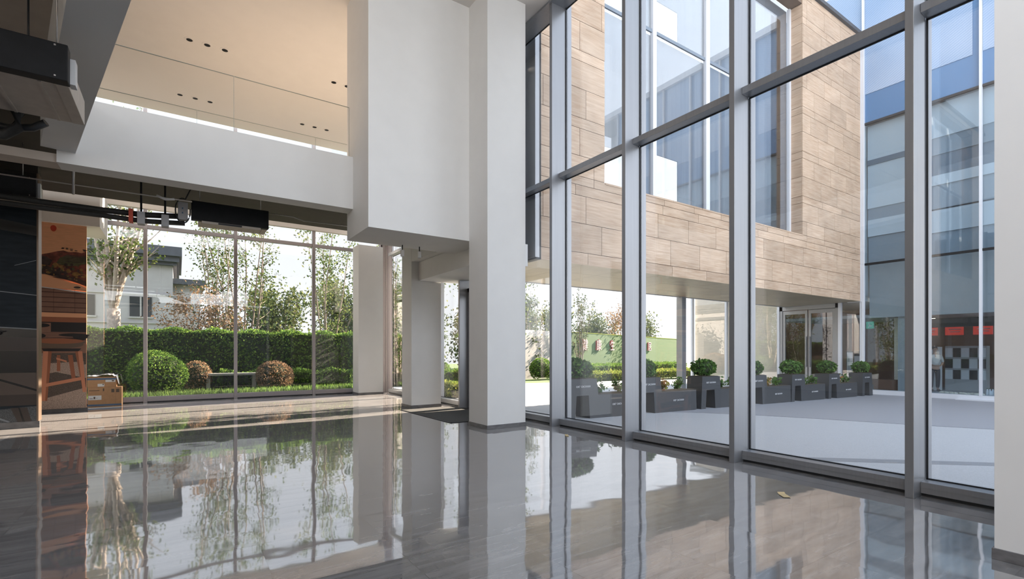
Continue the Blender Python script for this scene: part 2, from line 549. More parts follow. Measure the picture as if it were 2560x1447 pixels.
class MB:
    """collects shapes (world or parent-local coordinates) into one mesh"""
    def __init__(self):
        self.bm = bmesh.new()
        self.mi = 0
    def _setmi(self, faces):
        for f in faces:
            f.material_index = self.mi
    def box(self, x0, x1, y0, y1, z0, z1, bevel=0.0):
        r = bmesh.ops.create_cube(self.bm, size=1.0)
        vs = r['verts']
        for v in vs:
            v.co = Vector((x0 if v.co.x < 0 else x1, y0 if v.co.y < 0 else y1, z0 if v.co.z < 0 else z1))
        fs = set(f for v in vs for f in v.link_faces)
        if bevel > 0:
            es = list(set(e for v in vs for e in v.link_edges))
            rb = bmesh.ops.bevel(self.bm, geom=es, offset=bevel, segments=2, profile=0.6, affect='EDGES')
            fs = set(rb['faces']) | set(f for f in fs if f.is_valid)
        self._setmi(fs)
        return self
    def prism(self, poly, axis, a, b):
        """polygon (2D) extruded along axis from a to b; axis x: poly=(y,z), y: (x,z), z: (x,y)"""
        def mk(p, w):
            return {'x': (w, p[0], p[1]), 'y': (p[0], w, p[1]), 'z': (p[0], p[1], w)}[axis]
        va = [self.bm.verts.new(mk(p, a)) for p in poly]
        vb = [self.bm.verts.new(mk(p, b)) for p in poly]
        n = len(poly)
        fs = [self.bm.faces.new(va[::-1]), self.bm.faces.new(vb)]
        for i in range(n):
            fs.append(self.bm.faces.new((va[i], va[(i + 1) % n], vb[(i + 1) % n], vb[i])))
        self._setmi(fs)
        return self
    def face(self, pts):
        f = self.bm.faces.new([self.bm.verts.new(p) for p in pts])
        self._setmi([f])
        return self
    def tube(self, pts, r, seg=10, cap=True):
        pts = [Vector(p) for p in pts]
        rr = r if isinstance(r, (list, tuple)) else [r] * len(pts)
        rings = []
        for i, p in enumerate(pts):
            if i == 0: d = pts[1] - pts[0]
            elif i == len(pts) - 1: d = pts[-1] - pts[-2]
            else: d = pts[i + 1] - pts[i - 1]
            d.normalize()
            up = Vector((0, 0, 1)) if abs(d.z) < 0.95 else Vector((1, 0, 0))
            a = d.cross(up).normalized()
            b = a.cross(d).normalized()
            rings.append([self.bm.verts.new(p + (a * math.cos(2 * math.pi * k / seg) + b * math.sin(2 * math.pi * k / seg)) * rr[i]) for k in range(seg)])
        fs = []
        for i in range(len(rings) - 1):
            for k in range(seg):
                f = self.bm.faces.new((rings[i][k], rings[i][(k + 1) % seg], rings[i + 1][(k + 1) % seg], rings[i + 1][k]))
                f.smooth = True
                fs.append(f)
        if cap:
            fs.append(self.bm.faces.new(rings[0][::-1]))
            fs.append(self.bm.faces.new(rings[-1]))
        self._setmi(fs)
        return self
    def lathe(self, prof, c=(0, 0, 0), seg=20):
        """profile [(r,z)] revolved about a vertical axis through c"""
        rings = []
        for r, z in prof:
            rings.append([self.bm.verts.new((c[0] + r * math.cos(2 * math.pi * k / seg), c[1] + r * math.sin(2 * math.pi * k / seg), c[2] + z)) for k in range(seg)])
        fs = []
        for i in range(len(rings) - 1):
            for k in range(seg):
                f = self.bm.faces.new((rings[i][k], rings[i][(k + 1) % seg], rings[i + 1][(k + 1) % seg], rings[i + 1][k]))
                f.smooth = True
                fs.append(f)
        fs.append(self.bm.faces.new(rings[0][::-1]))
        fs.append(self.bm.faces.new(rings[-1]))
        self._setmi(fs)
        return self
    def blob(self, c, s, sub=3, jit=0.0, seed=0):
        r = bmesh.ops.create_icosphere(self.bm, subdivisions=sub, radius=1.0)
        rr = random.Random(seed)
        for v in r['verts']:
            k = 1 + rr.uniform(-jit, jit)
            v.co = Vector((c[0] + v.co.x * s[0] * k, c[1] + v.co.y * s[1] * k, c[2] + v.co.z * s[2] * k))
        fs = set(f for v in r['verts'] for f in v.link_faces)
        for f in fs: f.smooth = True
        self._setmi(fs)
        return self
    def obj(self, name, mats, parent=None):
        me = bpy.data.meshes.new(name)
        bmesh.ops.recalc_face_normals(self.bm, faces=self.bm.faces[:])
        self.bm.to_mesh(me)
        self.bm.free()
        return link_mesh(name, me, mats, parent)

def box(name, x0, x1, y0, y1, z0, z1, mat, parent=None, bevel=0.0):
    return MB().box(x0, x1, y0, y1, z0, z1, bevel).obj(name, mat, parent)

def sbox(name, x0, x1, y0, y1, z0, z1, mat, bevel=0.0):
    return tag(box(name, x0, x1, y0, y1, z0, z1, mat, None, bevel), kind='structure')

def copy_tree(src, loc=None, label=None, group=None, rz=None):
    r = src.copy()
    COL.objects.link(r)
    if loc is not None: r.location = loc
    if rz is not None: r.rotation_euler = (0, 0, rz)
    if label: r['label'] = label
    if group: r['group'] = group
    for ch in list(src.children):
        c = ch.copy(); COL.objects.link(c); c.parent = r
        for gch in list(ch.children):
            d = gch.copy(); COL.objects.link(d); d.parent = c
    return r

def text_mesh(name, body, size, mat, parent, M, extrude=0.001, align='CENTER'):
    cu = bpy.data.curves.new(name, 'FONT')
    cu.body = body
    cu.size = size
    cu.extrude = extrude
    cu.align_x = align
    cu.align_y = 'CENTER'
    tmp = bpy.data.objects.new(name + '_tmp', cu)
    COL.objects.link(tmp)
    bpy.context.view_layer.update()
    dg = bpy.context.evaluated_depsgraph_get()
    me = bpy.data.meshes.new_from_object(tmp.evaluated_get(dg))
    bpy.data.objects.remove(tmp)
    bpy.data.curves.remove(cu)
    me.transform(M)
    return link_mesh(name, me, mat, parent)

# text facing -Y (reads left to right along +X)
def face_negY(x, y, z):
    return Matrix.Translation((x, y, z)) @ Matrix.Rotation(R(90), 4, 'X')

def ground_z(x):
    return -0.0142 * (max(x, 6.2) - 6.2)

# ================================================================== THE HALL
XG = 6.17          # inner face of the curtain wall glass
YB = 17.08         # inner face of the back glazing
sbox('floor', -7.0, 6.33, -4.0, 17.2, -0.25, 0.0, FLOOR)
sbox('ceiling', -7.0, 5.78, 0.5, 16.65, 8.0, 8.25, CREAM)
sbox('wall_rear', -7.0, 6.2, -4.2, -4.0, 0.0, 4.5, GREYW)
sbox('wall_left', -7.2, -7.0, -4.0, 17.2, 0.0, 8.0, pbr('brown_grey_paint', (0.42, 0.39, 0.36, 1), 0.8))
sbox('trim_1', 5.78, 6.16, -4.0, 17.0, 7.96, 8.25, ALU)                       # head of the curtain wall

# mezzanine edge, box room hanging in the hall, slabs
sbox('wall_mezzanine', -1.40, 2.69, 9.24, 9.60, 4.04, 5.0, WHITE)
sbox('trim_2', -4.2, -1.40, 9.27, 9.60, 4.04, 4.16, TAUPE)
sbox('wall_hanging', 2.68, 5.80, 8.35, 9.62, 3.53, 8.0, WHITE)
sbox('ceiling_ground', -7.0, 6.0, 9.62, 14.45, 4.88, 4.98, DARKP)
sbox('floor_mezzanine', -7.0, 6.0, 9.62, 14.45, 4.98, 5.03, FLOORW)
sbox('wall_entrance', 4.81, 6.0, 9.65, 12.0, 3.65, 4.86, WHITE)
sbox('trim_3', 4.99, 6.05, 8.40, 11.59, 3.19, 3.645, WHITE)                   # beam above the entrance
sbox('wall_back', -7.0, 6.0, 16.90, 17.05, 5.34, 7.45, CREAM)                 # spandrel
# skewed edge beam of the left gallery and its ceiling
mb = MB()
P0, P1 = Vector((-1.20, 9.24, 0)), Vector((0.60, 0.60, 0))
dv = (P1 - P0).normalized(); nv = Vector((-dv.y, dv.x, 0)) * -0.36
mb.prism([(P0.x, P0.y), (P1.x, P1.y), (P1.x + nv.x, P1.y + nv.y), (P0.x + nv.x, P0.y + nv.y)], 'z', 4.20, 5.0)
tag(mb.obj('wall_gallery', WHITE), kind='structure')
mb = MB()
mb.prism([(P0.x - 0.33, P0.y), (P1.x - 0.33, P1.y), (-7, P1.y), (-7, P0.y)], 'z', 4.95, 5.1)
tag(mb.obj('ceiling_gallery', TAUPE), kind='structure')
sbox('trim_4', -7.0, -1.56, 8.80, 9.24, 4.70, 4.94, DARKP)

# columns
def column(label, x0, x1, y0, y1, z1, group='white square columns of the hall'):
    t = thing('column', label, 'column', ((x0 + x1) / 2, (y0 + y1) / 2, 0), group=group)
    cx, cyy = t.location.x, t.location.y
    box('shaft', x0 - cx, x1 - cx, y0 - cyy, y1 - cyy, 0.0, z1, WHITE, t)
    mbs = MB().box(x0 - cx - .012, x1 - cx + .012, y0 - cyy - .012, y1 - cyy + .012, 0.0, 0.075, 0.003)
    mbs.obj('skirting', SKIRT, t)
    return t
column('tall white square column in the middle of the hall, below the hanging white box', 4.63, 5.47, 7.67, 8.35, 8.0)
column('white square column left of the dark entrance mat, pink light on its left face', 4.806, 5.61, 11.607, 12.235, 4.88)
column('cream lit white column furthest away, against the back windows', 4.865, 5.68, 16.15, 16.78, 4.9)
column('white column cut by the right edge of the photo, nearest the camera', 4.59, 5.40, -0.1, 0.963, 8.0)

# curtain wall on the right: one window per bay
YM = [-1.86, -0.02, 1.82, 3.66, 5.50, 7.34, 9.18, 11.02, 12.86, 14.70, 16.55]
wn_i = 0
for i in range(len(YM) - 1):
    a, b = YM[i] + 0.036, YM[i + 1] - 0.036
    wn_i += 1
    w = struct_empty('window_%d' % wn_i, (XG, (a + b) / 2, 0))
    ox, oy = w.location.x, w.location.y
    m = MB()
    m.box(5.82 - ox, 6.10 - ox, YM[i] - .036 - oy, YM[i] + .036 - oy, 0.0, 8.0, 0.004)
    m.box(6.10 - ox, 6.16 - ox, YM[i] - .030 - oy, YM[i] + .030 - oy, 0.0, 8.0)
    m.box(6.20 - ox, 6.30 - ox, YM[i] - .036 - oy, YM[i] + .036 - oy, 0.0, 8.3)
    m.obj('mullion', ALU, w)
    isdoor = abs(YM[i] - 9.18) < 0.01
    if not isdoor:
        m = MB()
        m.box(5.99 - ox, 6.16 - ox, a - oy, b - oy, 0.03, 0.14, 0.004)
        m.box(5.985 - ox, 5.992 - ox, a - oy, b - oy, 0.085, 0.09)
        m.obj('sill', ALU, w)
        box('sill_gap', 6.02 - ox, 6.16 - ox, a - oy, b - oy, 0.0, 0.03, RUB, w)
    tz = 4.70
    m = MB().box(5.99 - ox, 6.16 - ox, a - oy, b - oy, tz, tz + 0.09, 0.004)
    m.obj('transom', ALU, w)
    g = MB()
    zb = 0.14 if not isdoor else 3.0
    for z0, z1 in ((zb, tz), (tz + .09, 7.96)):
        for y0, y1 in ((a, a + .012), (b - .012, b)):
            g.box(6.155 - ox, 6.172 - ox, y0 - oy, y1 - oy, z0, z1)
        g.box(6.155 - ox, 6.172 - ox, a - oy, b - oy, z0, z0 + .012)
        g.box(6.155 - ox, 6.172 - ox, a - oy, b - oy, z1 - .012, z1)
    g.obj('gasket', RUB, w)
    box('pane', 6.172 - ox, 6.196 - ox, a - oy, b - oy, zb, tz + .045, GLASS, w)
    box('pane', 6.172 - ox, 6.196 - ox, a - oy, b - oy, tz + .045, 7.96, GLASS, w)
# corner post
m = MB().box(6.06, 6.30, 16.93, 17.14, 0.0, 8.3, 0.004).box(5.9, 6.06, 16.98, 17.05, 0.0, 5.4, 0.003).box(6.10, 6.16, 16.55, 16.93, 0.0, 5.4, .003)
tag(m.obj('trim_5', ALU2), kind='structure')

# entrance door in the bay beside the middle column
d = struct_empty('door_1', (6.10, 10.10, 0))
m = MB()
for y0, y1 in ((-0.88, -0.78), (0.78, 0.88)):
    m.box(-0.06, 0.06, y0, y1, 0.0, 3.0, .004)
m.box(-0.06, 0.06, -0.88, 0.88, 2.90, 3.0, .004)
m.obj('door_frame', ALU, d)
for s in (-1, 1):
    m = MB()
    y0, y1 = (0.01, 0.77) if s > 0 else (-0.77, -0.01)
    m.box(-0.025, 0.025, y0, y0 + .07, 0.02, 2.88, .004).box(-0.025, 0.025, y1 - .07, y1, 0.02, 2.88, .004)
    m.box(-0.025, 0.025, y0 + .07, y1 - .07, 0.02, 0.17).box(-0.025, 0.025, y0 + .07, y1 - .07, 2.78, 2.88)
    lf = m.obj('door_leaf', ALU2, d)
    box('leaf_glass', -0.008, 0.008, y0 + .07, y1 - .07, 0.17, 2.78, GLASS, lf)
    MB().tube([(-0.07, y0 + .035 if s > 0 else y1 - .035, 0.9), (-0.07, y0 + .035 if s > 0 else y1 - .035, 1.9)], .015).obj('handle', STEEL, lf)

# back glazing
XM = [-5.12, -2.94, -0.75, 1.435, 3.67, 5.90]
for i in range(len(XM) - 1):
    a, b = XM[i] + .045, XM[i + 1] - .045
    wn_i += 1
    w = struct_empty('window_%d' % wn_i, ((a + b) / 2, YB, 0))
    ox, oy = w.location.x, w.location.y
    m = MB().box(XM[i] - .045 - ox, XM[i] + .045 - ox, -0.10, 0.0, 0.0, 8.6, .004).box(XM[i] - .03 - ox, XM[i] + .03 - ox, 0.0, 0.10, 0.0, 8.6)
    if i == len(XM) - 2:
        m.box(XM[i + 1] - .045 - ox, XM[i + 1] + .045 - ox, -0.10, 0.0, 0.0, 8.6, .004)
    m.obj('mullion', ALU2, w)
    MB().box(a - ox, b - ox, -0.08, 0.0, 0.035, 0.17, .004).obj('sill', ALU2, w)
    box('sill_gap', a - ox, b - ox, -0.06, 0.0, 0.0, 0.035, RUB, w)
    MB().box(a - ox, b - ox, -0.08, 0.0, 4.81, 4.92, .004).obj('transom', ALU2, w)
    box('pane', a - ox, b - ox, 0.02, 0.044, 0.17, 4.87, GLASS_B, w)
    box('pane', a - ox, b - ox, 0.02, 0.044, 4.87, 5.42, GLASS_B, w)
    box('pane', a - ox, b - ox, 0.02, 0.044, 7.45, 8.6, GLASS_B, w)

# small plates hanging just behind the mezzanine edge (undersides of stub beams)
sbox('trim_6', -0.98, -0.62, 9.66, 10.25, 4.24, 4.875, TAUPE)
sbox('trim_7', 1.62, 1.92, 9.66, 10.30, 4.24, 4.875, TAUPE)

# ------------------------------------------------------------------ balustrades
def balustrade(label, x0, x1, y, z0, z1, joints):
    t = thing('glass_balustrade', label, 'balustrade', ((x0 + x1) / 2, y, z0))
    xs = [x0] + joints + [x1]
    for a, b in zip(xs[:-1], xs[1:]):
        p = box('glass_panel', a + .004 - t.location.x, b - .004 - t.location.x, -0.008, 0.008, 0.0, z1 - z0, GLASS_RAIL, t)
        m = MB().box(a + .004 - t.location.x, b - .004 - t.location.x, -0.0085, 0.0085, z1 - z0, z1 - z0 + .006)
        m.box(b - .006 - t.location.x, b - .001 - t.location.x, -0.0085, 0.0085, 0, z1 - z0)
        m.obj('polished_edge', GLASS_EDGE, p)
    return t
balustrade('frameless glass balustrade standing along the front edge of the white mezzanine', -1.35, 2.66, 9.42, 5.0, 5.978, [0.772])
balustrade('second glass balustrade further back on the mezzanine, behind the front one', -2.2, 3.3, 11.18, 5.03, 6.0, [0.30, 2.45])

# ------------------------------------------------------------------ downlights
dl = thing('downlight', 'x', 'ceiling light', (0, 0, 8.0))
MB().lathe([(0.094, -0.005), (0.098, 0.0), (0.058, 0.0), (0.058, -0.007)][::-1]).obj('trim_ring', CREAM, dl)
MB().lathe([(0.059, -0.009), (0.052, -0.010), (0.04, -0.0095)]).obj('reflector', BLACKM, dl)
first = True
rows = [('front', 12.50, [(0.20, 'left'), (0.52, 'middle'), (0.85, 'right')], 'left trio'),
        ('front', 12.50, [(3.16, 'left'), (3.48, 'middle')], 'right pair'),
        ('rear', 15.30, [(0.04, 'left'), (0.37, 'middle'), (0.70, 'right')], 'left trio'),
        ('rear', 15.30, [(2.98, 'left'), (3.32, 'middle'), (3.66, 'right')], 'right trio')]
for rname, y, xs, trio in rows:
    for x, nm in xs:
        lab = 'round downlight in the cream ceiling, %s of the %s, %s row' % (nm, trio, rname)
        if first:
            o = dl; first = False
            o['label'] = lab; o['group'] = 'downlights in the cream ceiling'
            o.location = (x, y, 8.0)
        else:
            copy_tree(dl, (x, y, 8.0), lab, 'downlights in the cream ceiling')

# two cylinder spotlights below the hanging box
def spot(loc, label):
    t = thing('spotlight', label, 'spotlight', loc, group='cylinder spotlights below the hanging box')
    MB().lathe([(0.011, -0.10), (0.011, 0.0)], seg=10).obj('stem', RUB, t)
    MB().lathe([(0.034, -0.225), (0.037, -0.22), (0.037, -0.105), (0.034, -0.10)]).obj('lamp_body', WHITE, t)
    MB().lathe([(0.028, -0.228), (0.03, -0.2255)]).obj('lens', PVC, t)
    return t
spot((3.70, 9.40, 3.53), 'white cylinder spotlight on a dark stem, left one of two under the hanging box')
spot((4.05, 9.37, 3.53), 'white cylinder spotlight on a dark stem, right one nearer the middle column')

# ------------------------------------------------------------------ mural wall, dark picture wall
sbox('wall_mural', -6.9, -1.81, 15.42, 15.47, 0.0, 4.38, CREAM)
sbox('wall_soffit', -6.9, -1.546, 15.28, 16.88, 4.38, 5.33, CREAM)
sbox('wall_picture', -6.9, -2.17, 12.62, 12.85, 0.0, 4.86, DARKP)
sbox('baseboard_mural', -6.9, -1.78, 15.395, 15.42, 0.0, 0.09, SKIRT)
sbox('baseboard_picture', -6.9, -2.14, 12.58, 12.62, 0.0, 0.12, SKIRT)
M_OR = pbr('mural_orange', (0.93, 0.47, 0.26, 1), 0.6, noise=0.08, scale=5, stretch=(1, 1, 9))
M_ORB = pbr('mural_bright_orange', (0.92, 0.46, 0.25, 1), 0.6)
M_SUN = pbr('mural_red', (0.60, 0.07, 0.03, 1), 0.6)
M_MAR = pbr('mural_maroon', (0.20, 0.06, 0.04, 1), 0.6, noise=0.5, scale=11)
M_DK = pbr('mural_dark', (0.065, 0.04, 0.033, 1), 0.6, noise=0.5, scale=14)
M_GR = pbr('mural_olive', (0.12, 0.11, 0.05, 1), 0.6, noise=0.3, scale=14)
M_OL = pbr('mural_ochre', (0.34, 0.18, 0.06, 1), 0.6, noise=0.3, scale=16)
M_BRK = pbr('mural_brick', (0.28, 0.145, 0.10, 1), 0.6, noise=0.12, scale=6)
M_LINE = pbr('mural_brick_joint', (0.07, 0.03, 0.022, 1), 0.6)
M_WD = pbr('mural_wood_shadow', (0.34, 0.12, 0.06, 1), 0.6)
M_WDL = pbr('mural_wood_light', (0.62, 0.25, 0.14, 1), 0.6)
M_SEAT = pbr('mural_seat', (0.15, 0.10, 0.07, 1), 0.5)
M_GRV = pbr('mural_gravel', (0.42, 0.31, 0.25, 1), 0.7, noise=0.5, scale=70)
M_GRD = pbr('mural_gravel_shadow', (0.10, 0.075, 0.062, 1), 0.7, noise=0.4, scale=60)
M_BLK = pbr('mural_black', (0.018, 0.014, 0.013, 1), 0.5)
MUR = [M_OR, M_SUN, M_MAR, M_DK, M_GR, M_OL, M_BRK, M_LINE, M_WD, M_WDL, M_SEAT, M_GRV, M_GRD, M_BLK, M_ORB, CREAM]

def picture(label, x0, x1, y, z0, z1, parts):
    """a printed picture on a thin board: layered flat colour shapes; (u,v) run 0..1 over the board"""
    t = thing('wall_picture_print' if 'dark' in label else 'wall_mural_print', label, 'mural', ((x0 + x1) / 2, y, z0))
    box('board', x0 - t.location.x, x1 - t.location.x, 0.0, 0.02, 0.0, z1 - z0, MUR[parts[0]] if isinstance(parts[0], int) else MUR[0], t)
    m = MB()
    lay = 0
    for p in parts[1:]:
        mi, pts = p
        lay += 1
        yy = -0.0006 * lay
        m.mi = mi
        poly = [((u - 0.5) * (x1 - x0), v * (z1 - z0)) for u, v in pts]
        m.face([(px, yy, pz) for px, pz in poly])
    m.obj('printed_picture', MUR, t)
    return t

def rect(u0, u1, v0, v1): return [(u0, v0), (u1, v0), (u1, v1), (u0, v1)]
def ell(cu, cv, a, b, n=24): return [(cu + a * math.cos(2 * math.pi * k / n), cv + b * math.sin(2 * math.pi * k / n)) for k in range(n)]

def mural_parts(shift=0.0):
    P = [0]
    r = random.Random(3)
    XV = [0, .305, .345, .395, .434, .455, .474, .526, .541, .56, .69, .80, .957, 1]
    YV = [0, .31, .36, .414, .467, .494, .517, .636, .652, .668, .745, .85, .973, 1]
    A = lambda mi, pts: P.append((mi, [(u, float(np.interp(v, XV, YV))) for u, v in pts]))
    # v measured on a board 0.09..4.38 ; visible slice is u 0..1
    A(1, ell(.32, .957, .062, .024))
    A(2, [(0, .70), (0, .755), (.08, .775), (.22, .785), (.40, .80), (.52, .808), (.62, .80), (.78, .805), (.90, .80), (1, .815), (1, .56), (.7, .60), (.35, .66), (0, .69)])
    A(3, [(0, .745), (.06, .768), (.18, .765), (.30, .745), (.24, .715), (.10, .72), (0, .735)])
    A(4, [(.38, .735), (.45, .765), (.60, .78), (.80, .775), (1, .78), (1, .74), (.82, .725), (.62, .72), (.45, .725)])
    for k in range(5):
        A(3, [(.42 + .02 * k, .735 + .009 * k), (.6, .745 + .009 * k), (.8, .742 + .009 * k), (1, .75 + .008 * k), (1, .753 + .008 * k), (.8, .746 + .009 * k), (.6, .749 + .009 * k)])
    A(3, [(0, .725), (.18, .715), (.35, .70), (.55, .695), (.62, .665), (.5, .64), (.3, .64), (.12, .655), (0, .67)])
    A(3, [(.30, .63), (.55, .615), (.80, .59), (1, .56), (1, .60), (.8, .63), (.55, .65)])
    for cu, cv, a, b in ((.36, .72, .06, .014), (.50, .705, .08, .018), (.62, .69, .06, .014), (.78, .668, .09, .02), (.93, .655, .07, .018), (.22, .668, .05, .012)):
        A(5, ell(cu, cv, a, b, 14))
    for k in range(70):
        cu, cv = r.uniform(.05, .95), r.uniform(.60, .74)
        if cv < .72 - .12 * cu - .03: continue
        A(r.choice((3, 2, 4, 3, 5)), ell(cu, cv, r.uniform(.012, .04), r.uniform(.004, .010), 7))
    for cu, cv in ((.57, .823), (.74, .815), (.93, .818)):
        for k in range(4):
            A(3, ell(cu + r.uniform(-.06, .06), cv + r.uniform(-.006, .006), .035, .003, 8))
    A(3, ell(.12, .655, .08, .006, 10)); A(3, ell(.80, .553, .09, .008, 10))
    A(14, [(0, .647), (.12, .645), (.24, .643), (.34, .622), (.5, .605), (.68, .585), (.85, .572), (1, .548), (1, .53), (0, .545)])
    A(3, ell(.81, .549, .075, .007, 10))
    A(15, [(0, .541), (0, .545), (1, .526), (1, .522)])
    A(6, [(0, .47), (1, .47), (1, .522), (0, .541)])
    for k in range(6):
        A(7, rect(0, 1, .475 + k * .0115, .4765 + k * .0115))
    for uu in (.33, .76): A(7, rect(uu, uu + .006, .47, .535))
    A(14, rect(0, 1, .455, .474)); A(8, rect(0, 1, .434, .455))
    A(13, rect(0, 1, .395, .434))
    A(6, rect(0, .28, .33, .430))
    A(6, rect(0, 1, .34, .395))
    for k in range(5): A(7, rect(0, 1, .345 + k * .011, .3463 + k * .011))
    A(13, ell(.08, .42, .18, .008, 16)); A(13, ell(.04, .375, .14, .012, 16)); A(13, ell(.75, .380, .32, .008, 16)); A(13, ell(.88, .372, .16, .014, 16)); A(13, ell(.72, .358, .27, .007, 16))
    A(11, rect(0, 1, 0, .30))
    A(12, [(0, .16), (.3, .20), (1, .16), (1, .11), (.6, .085), (.2, .06), (.05, .055), (0, .06)])
    A(6, rect(0, 1, .295, .345))
    A(12, [(.25, .215), (1, .235), (1, .295), (.25, .295)])
    A(11, [(.05, .18), (.6, .205), (.95, .2), (.95, .25), (.05, .24)])
    # the stool behind and the stool in front
    A(8, rect(.40, .47, .20, .285)); A(9, [(.39, .262), (.60, .245), (.60, .255), (.39, .272)])
    A(8, [(.62, .285), (.72, .285), (.78, .16), (.70, .16)])
    A(8, [(.05, .30), (.10, .30), (.07, .15), (.02, .15)])
    A(9, [(.13, .305), (.30, .305), (.21, .045), (.08, .045)])
    A(8, [(.23, .305), (.30, .305), (.21, .045), (.17, .045)])
    A(9, [(.83, .305), (.92, .305), (1.0, .085), (.93, .085)])
    A(8, [(.77, .305), (.83, .305), (.93, .085), (.91, .12)])
    A(9, [(.18, .118), (.95, .152), (.95, .17), (.18, .136)])
    A(9, [(0, .15), (.09, .13), (.09, .145), (0, .165)])
    A(13, [(.10, .317), (.90, .317), (.84, .305), (.14, .305)])
    A(10, ell(.45, .345, .53, .017, 30)); A(10, ell(.43, .335, .52, .018, 30))
    A(8, ell(.45, .350, .50, .013, 30))
    return P
picture('tall printed mural of an orange landscape over a wooden stool, beside the left windows', -2.66, -1.80, 15.40, 0.09, 4.38, mural_parts())
picture('second copy of the orange stool mural further left, seen only in the window reflection', -4.75, -2.72, 12.60, 0.12, 4.30, mural_parts())

D_BLUE = pbr('picture_slate_blue', (0.018, 0.025, 0.032, 1), 0.5, spec=0.2, noise=0.25, scale=3, stretch=(1, 1, 5))
D_BLK = pbr('picture_black', (0.010, 0.010, 0.010, 1), 0.25)
D_BRN = pbr('picture_brown', (0.085, 0.060, 0.048, 1), 0.35)
D_DKB = pbr('picture_dark_brown', (0.035, 0.024, 0.02, 1), 0.35)
D_LN = pbr('picture_pale_line', (0.20, 0.22, 0.24, 1), 0.3)
D_GR = pbr('picture_gravel', (0.06, 0.065, 0.07, 1), 0.5, noise=0.6, scale=60)
t = thing('dark_picture', 'dark glossy picture panel with slate bands at the far left, bronze edge strip', 'picture panel', (-2.43, 12.598, 0.12))
DP = [D_BLUE, D_BLK, D_BRN, D_DKB, D_LN, D_GR]
box('board', -0.29, 0.25, 0.0, 0.02, 0.0, 4.6, D_BLUE, t)
m = MB()
for k, (mi, pts) in enumerate([
    (1, [(-.29, 3.50), (.25, 3.44), (.25, 3.62), (-.29, 3.70)]), (1, [(-.29, 4.0), (.25, 3.96), (.25, 4.6), (-.29, 4.6)]),
    (4, [(-.29, 2.375), (.25, 2.33), (.25, 2.342), (-.29, 2.39)]), (4, [(-.05, 2.86), (.24, 2.98), (.24, 2.99), (-.05, 2.868)]),
    (4, [(-.29, 1.725), (.25, 1.695), (.25, 1.715), (-.29, 1.74)]), (1, [(-.29, 1.56), (.25, 1.55), (.25, 1.695), (-.29, 1.725)]),
    (3, [(-.29, .90), (.25, .90), (.25, 1.55), (-.29, 1.56)]), (1, [(-.29, .90), (.25, .90), (.25, 1.30), (-.29, 1.30)]),
    (2, [(-.29, .50), (.25, .50), (.25, .90), (-.29, .90)]), (1, [(-.29, .78), (.25, .55), (.25, .59), (-.29, .82)]),
    (3, [(-.29, .30), (.25, .30), (.25, .50), (-.29, .50)]), (5, [(-.29, 0), (.25, 0), (.25, .28), (-.29, .24)]),
    (3, [(-.10, .26), (.12, .26), (.18, 0), (-.01, 0)]), (1, [(.0, .26), (.02, .26), (.09, 0), (.06, 0)]),
    (4, [(-.29, .12), (-.1, .01), (-.13, .0), (-.29, .08)])]):
    m.mi = mi
    yy = -0.0008 * (k + 1)
    m.face([(p[0], yy, p[1]) for p in pts])
m.obj('printed_picture', DP, t)
box('edge_strip', 0.25, 0.275, -0.02, 0.24, 0.0, 4.6, GOLD, t)

# ------------------------------------------------------------------ cartons, mat, papers
def carton(label, loc, w, dpt, hgt, wrap):
    t = thing('cardboard_box', label, 'box', loc, group='cartons stacked by the mural')
    MB().box(-w / 2, w / 2, -dpt / 2, dpt / 2, 0, hgt, .006).obj('carton', CARD, t)
    y = -dpt / 2 - .001
    m = MB()
    if wrap:
        m.box(-w / 2, w / 2, y - .001, y + .001, hgt * .72, hgt * .90)
        m.obj('tape', TAPEB, t)
        lb = box('paper_label', w * .12, w * .46, y - .001, y, hgt * .50, hgt * .74, LABELW, t)
        box('print', w * .34, w * .42, y - .0016, y - .001, hgt * .56, hgt * .68, INK, lb)
        lb = box('paper_label', -w * .15, w * .08, y - .001, y, hgt * .06, hgt * .34, LABELW, t)
        box('print', w * .02, w * .06, y - .0016, y - .001, hgt * .2, hgt * .32, INK, lb)
        # crumpled wrap over the top and right side
        bm = MB()
        r = random.Random(5)
        nx, ny = 14, 6
        grid = [[bm.bm.verts.new((-w / 2 - .005 + (w + .05) * i / nx, -dpt / 2 - .005 + (dpt + .01) * j / ny,
                 hgt + .012 + r.uniform(0, .035) + (0.03 if 5 < i < 12 else 0) - (0.9 * hgt * r.uniform(.85, 1.1) if i == nx else 0))) for j in range(ny + 1)] for i in range(nx + 1)]
        for i in range(nx):
            for j in range(ny):
                f = bm.bm.faces.new((grid[i][j], grid[i + 1][j], grid[i + 1][j + 1], grid[i][j + 1])); f.smooth = True
        o = bm.obj('plastic_wrap', WRAP, t)
        sm = o.modifiers.new('thick', 'SOLIDIFY'); sm.thickness = .004
    else:
        m.box(-w / 2, w / 2, y - .001, y + .001, .02, hgt * .13)
        m.obj('tape', TAPEB, t)
        lb = box('paper_label', -w * .48, -w * .10, y - .001, y, hgt * .36, hgt * .58, LABELW, t)
        for a, b, c, e_ in ((-.45, -.35, .42, .445), (-.33, -.28, .41, .52), (-.25, -.22, .44, .46)):
            box('print', w * a, w * b, y - .0016, y - .001, hgt * c, hgt * e_, INK, lb)
        for a, b, c, e_ in ((.19, .28, .72, .90), (.33, .43, .72, .90), (-.06, -.02, .80, .94), (-.46, -.16, .82, .85)):
            box('printed_icon', w * a, w * b, y - .001, y, hgt * c, hgt * e_, INK, t)
        box('edge_seam', w * .315, w * .318, y - .001, y, hgt * .12, hgt, INK, t)
    return t
carton('large brown cardboard carton on the floor beside the orange mural, lower of two', (-1.56, 16.62, 0), 0.68, 0.40, 0.50, False)
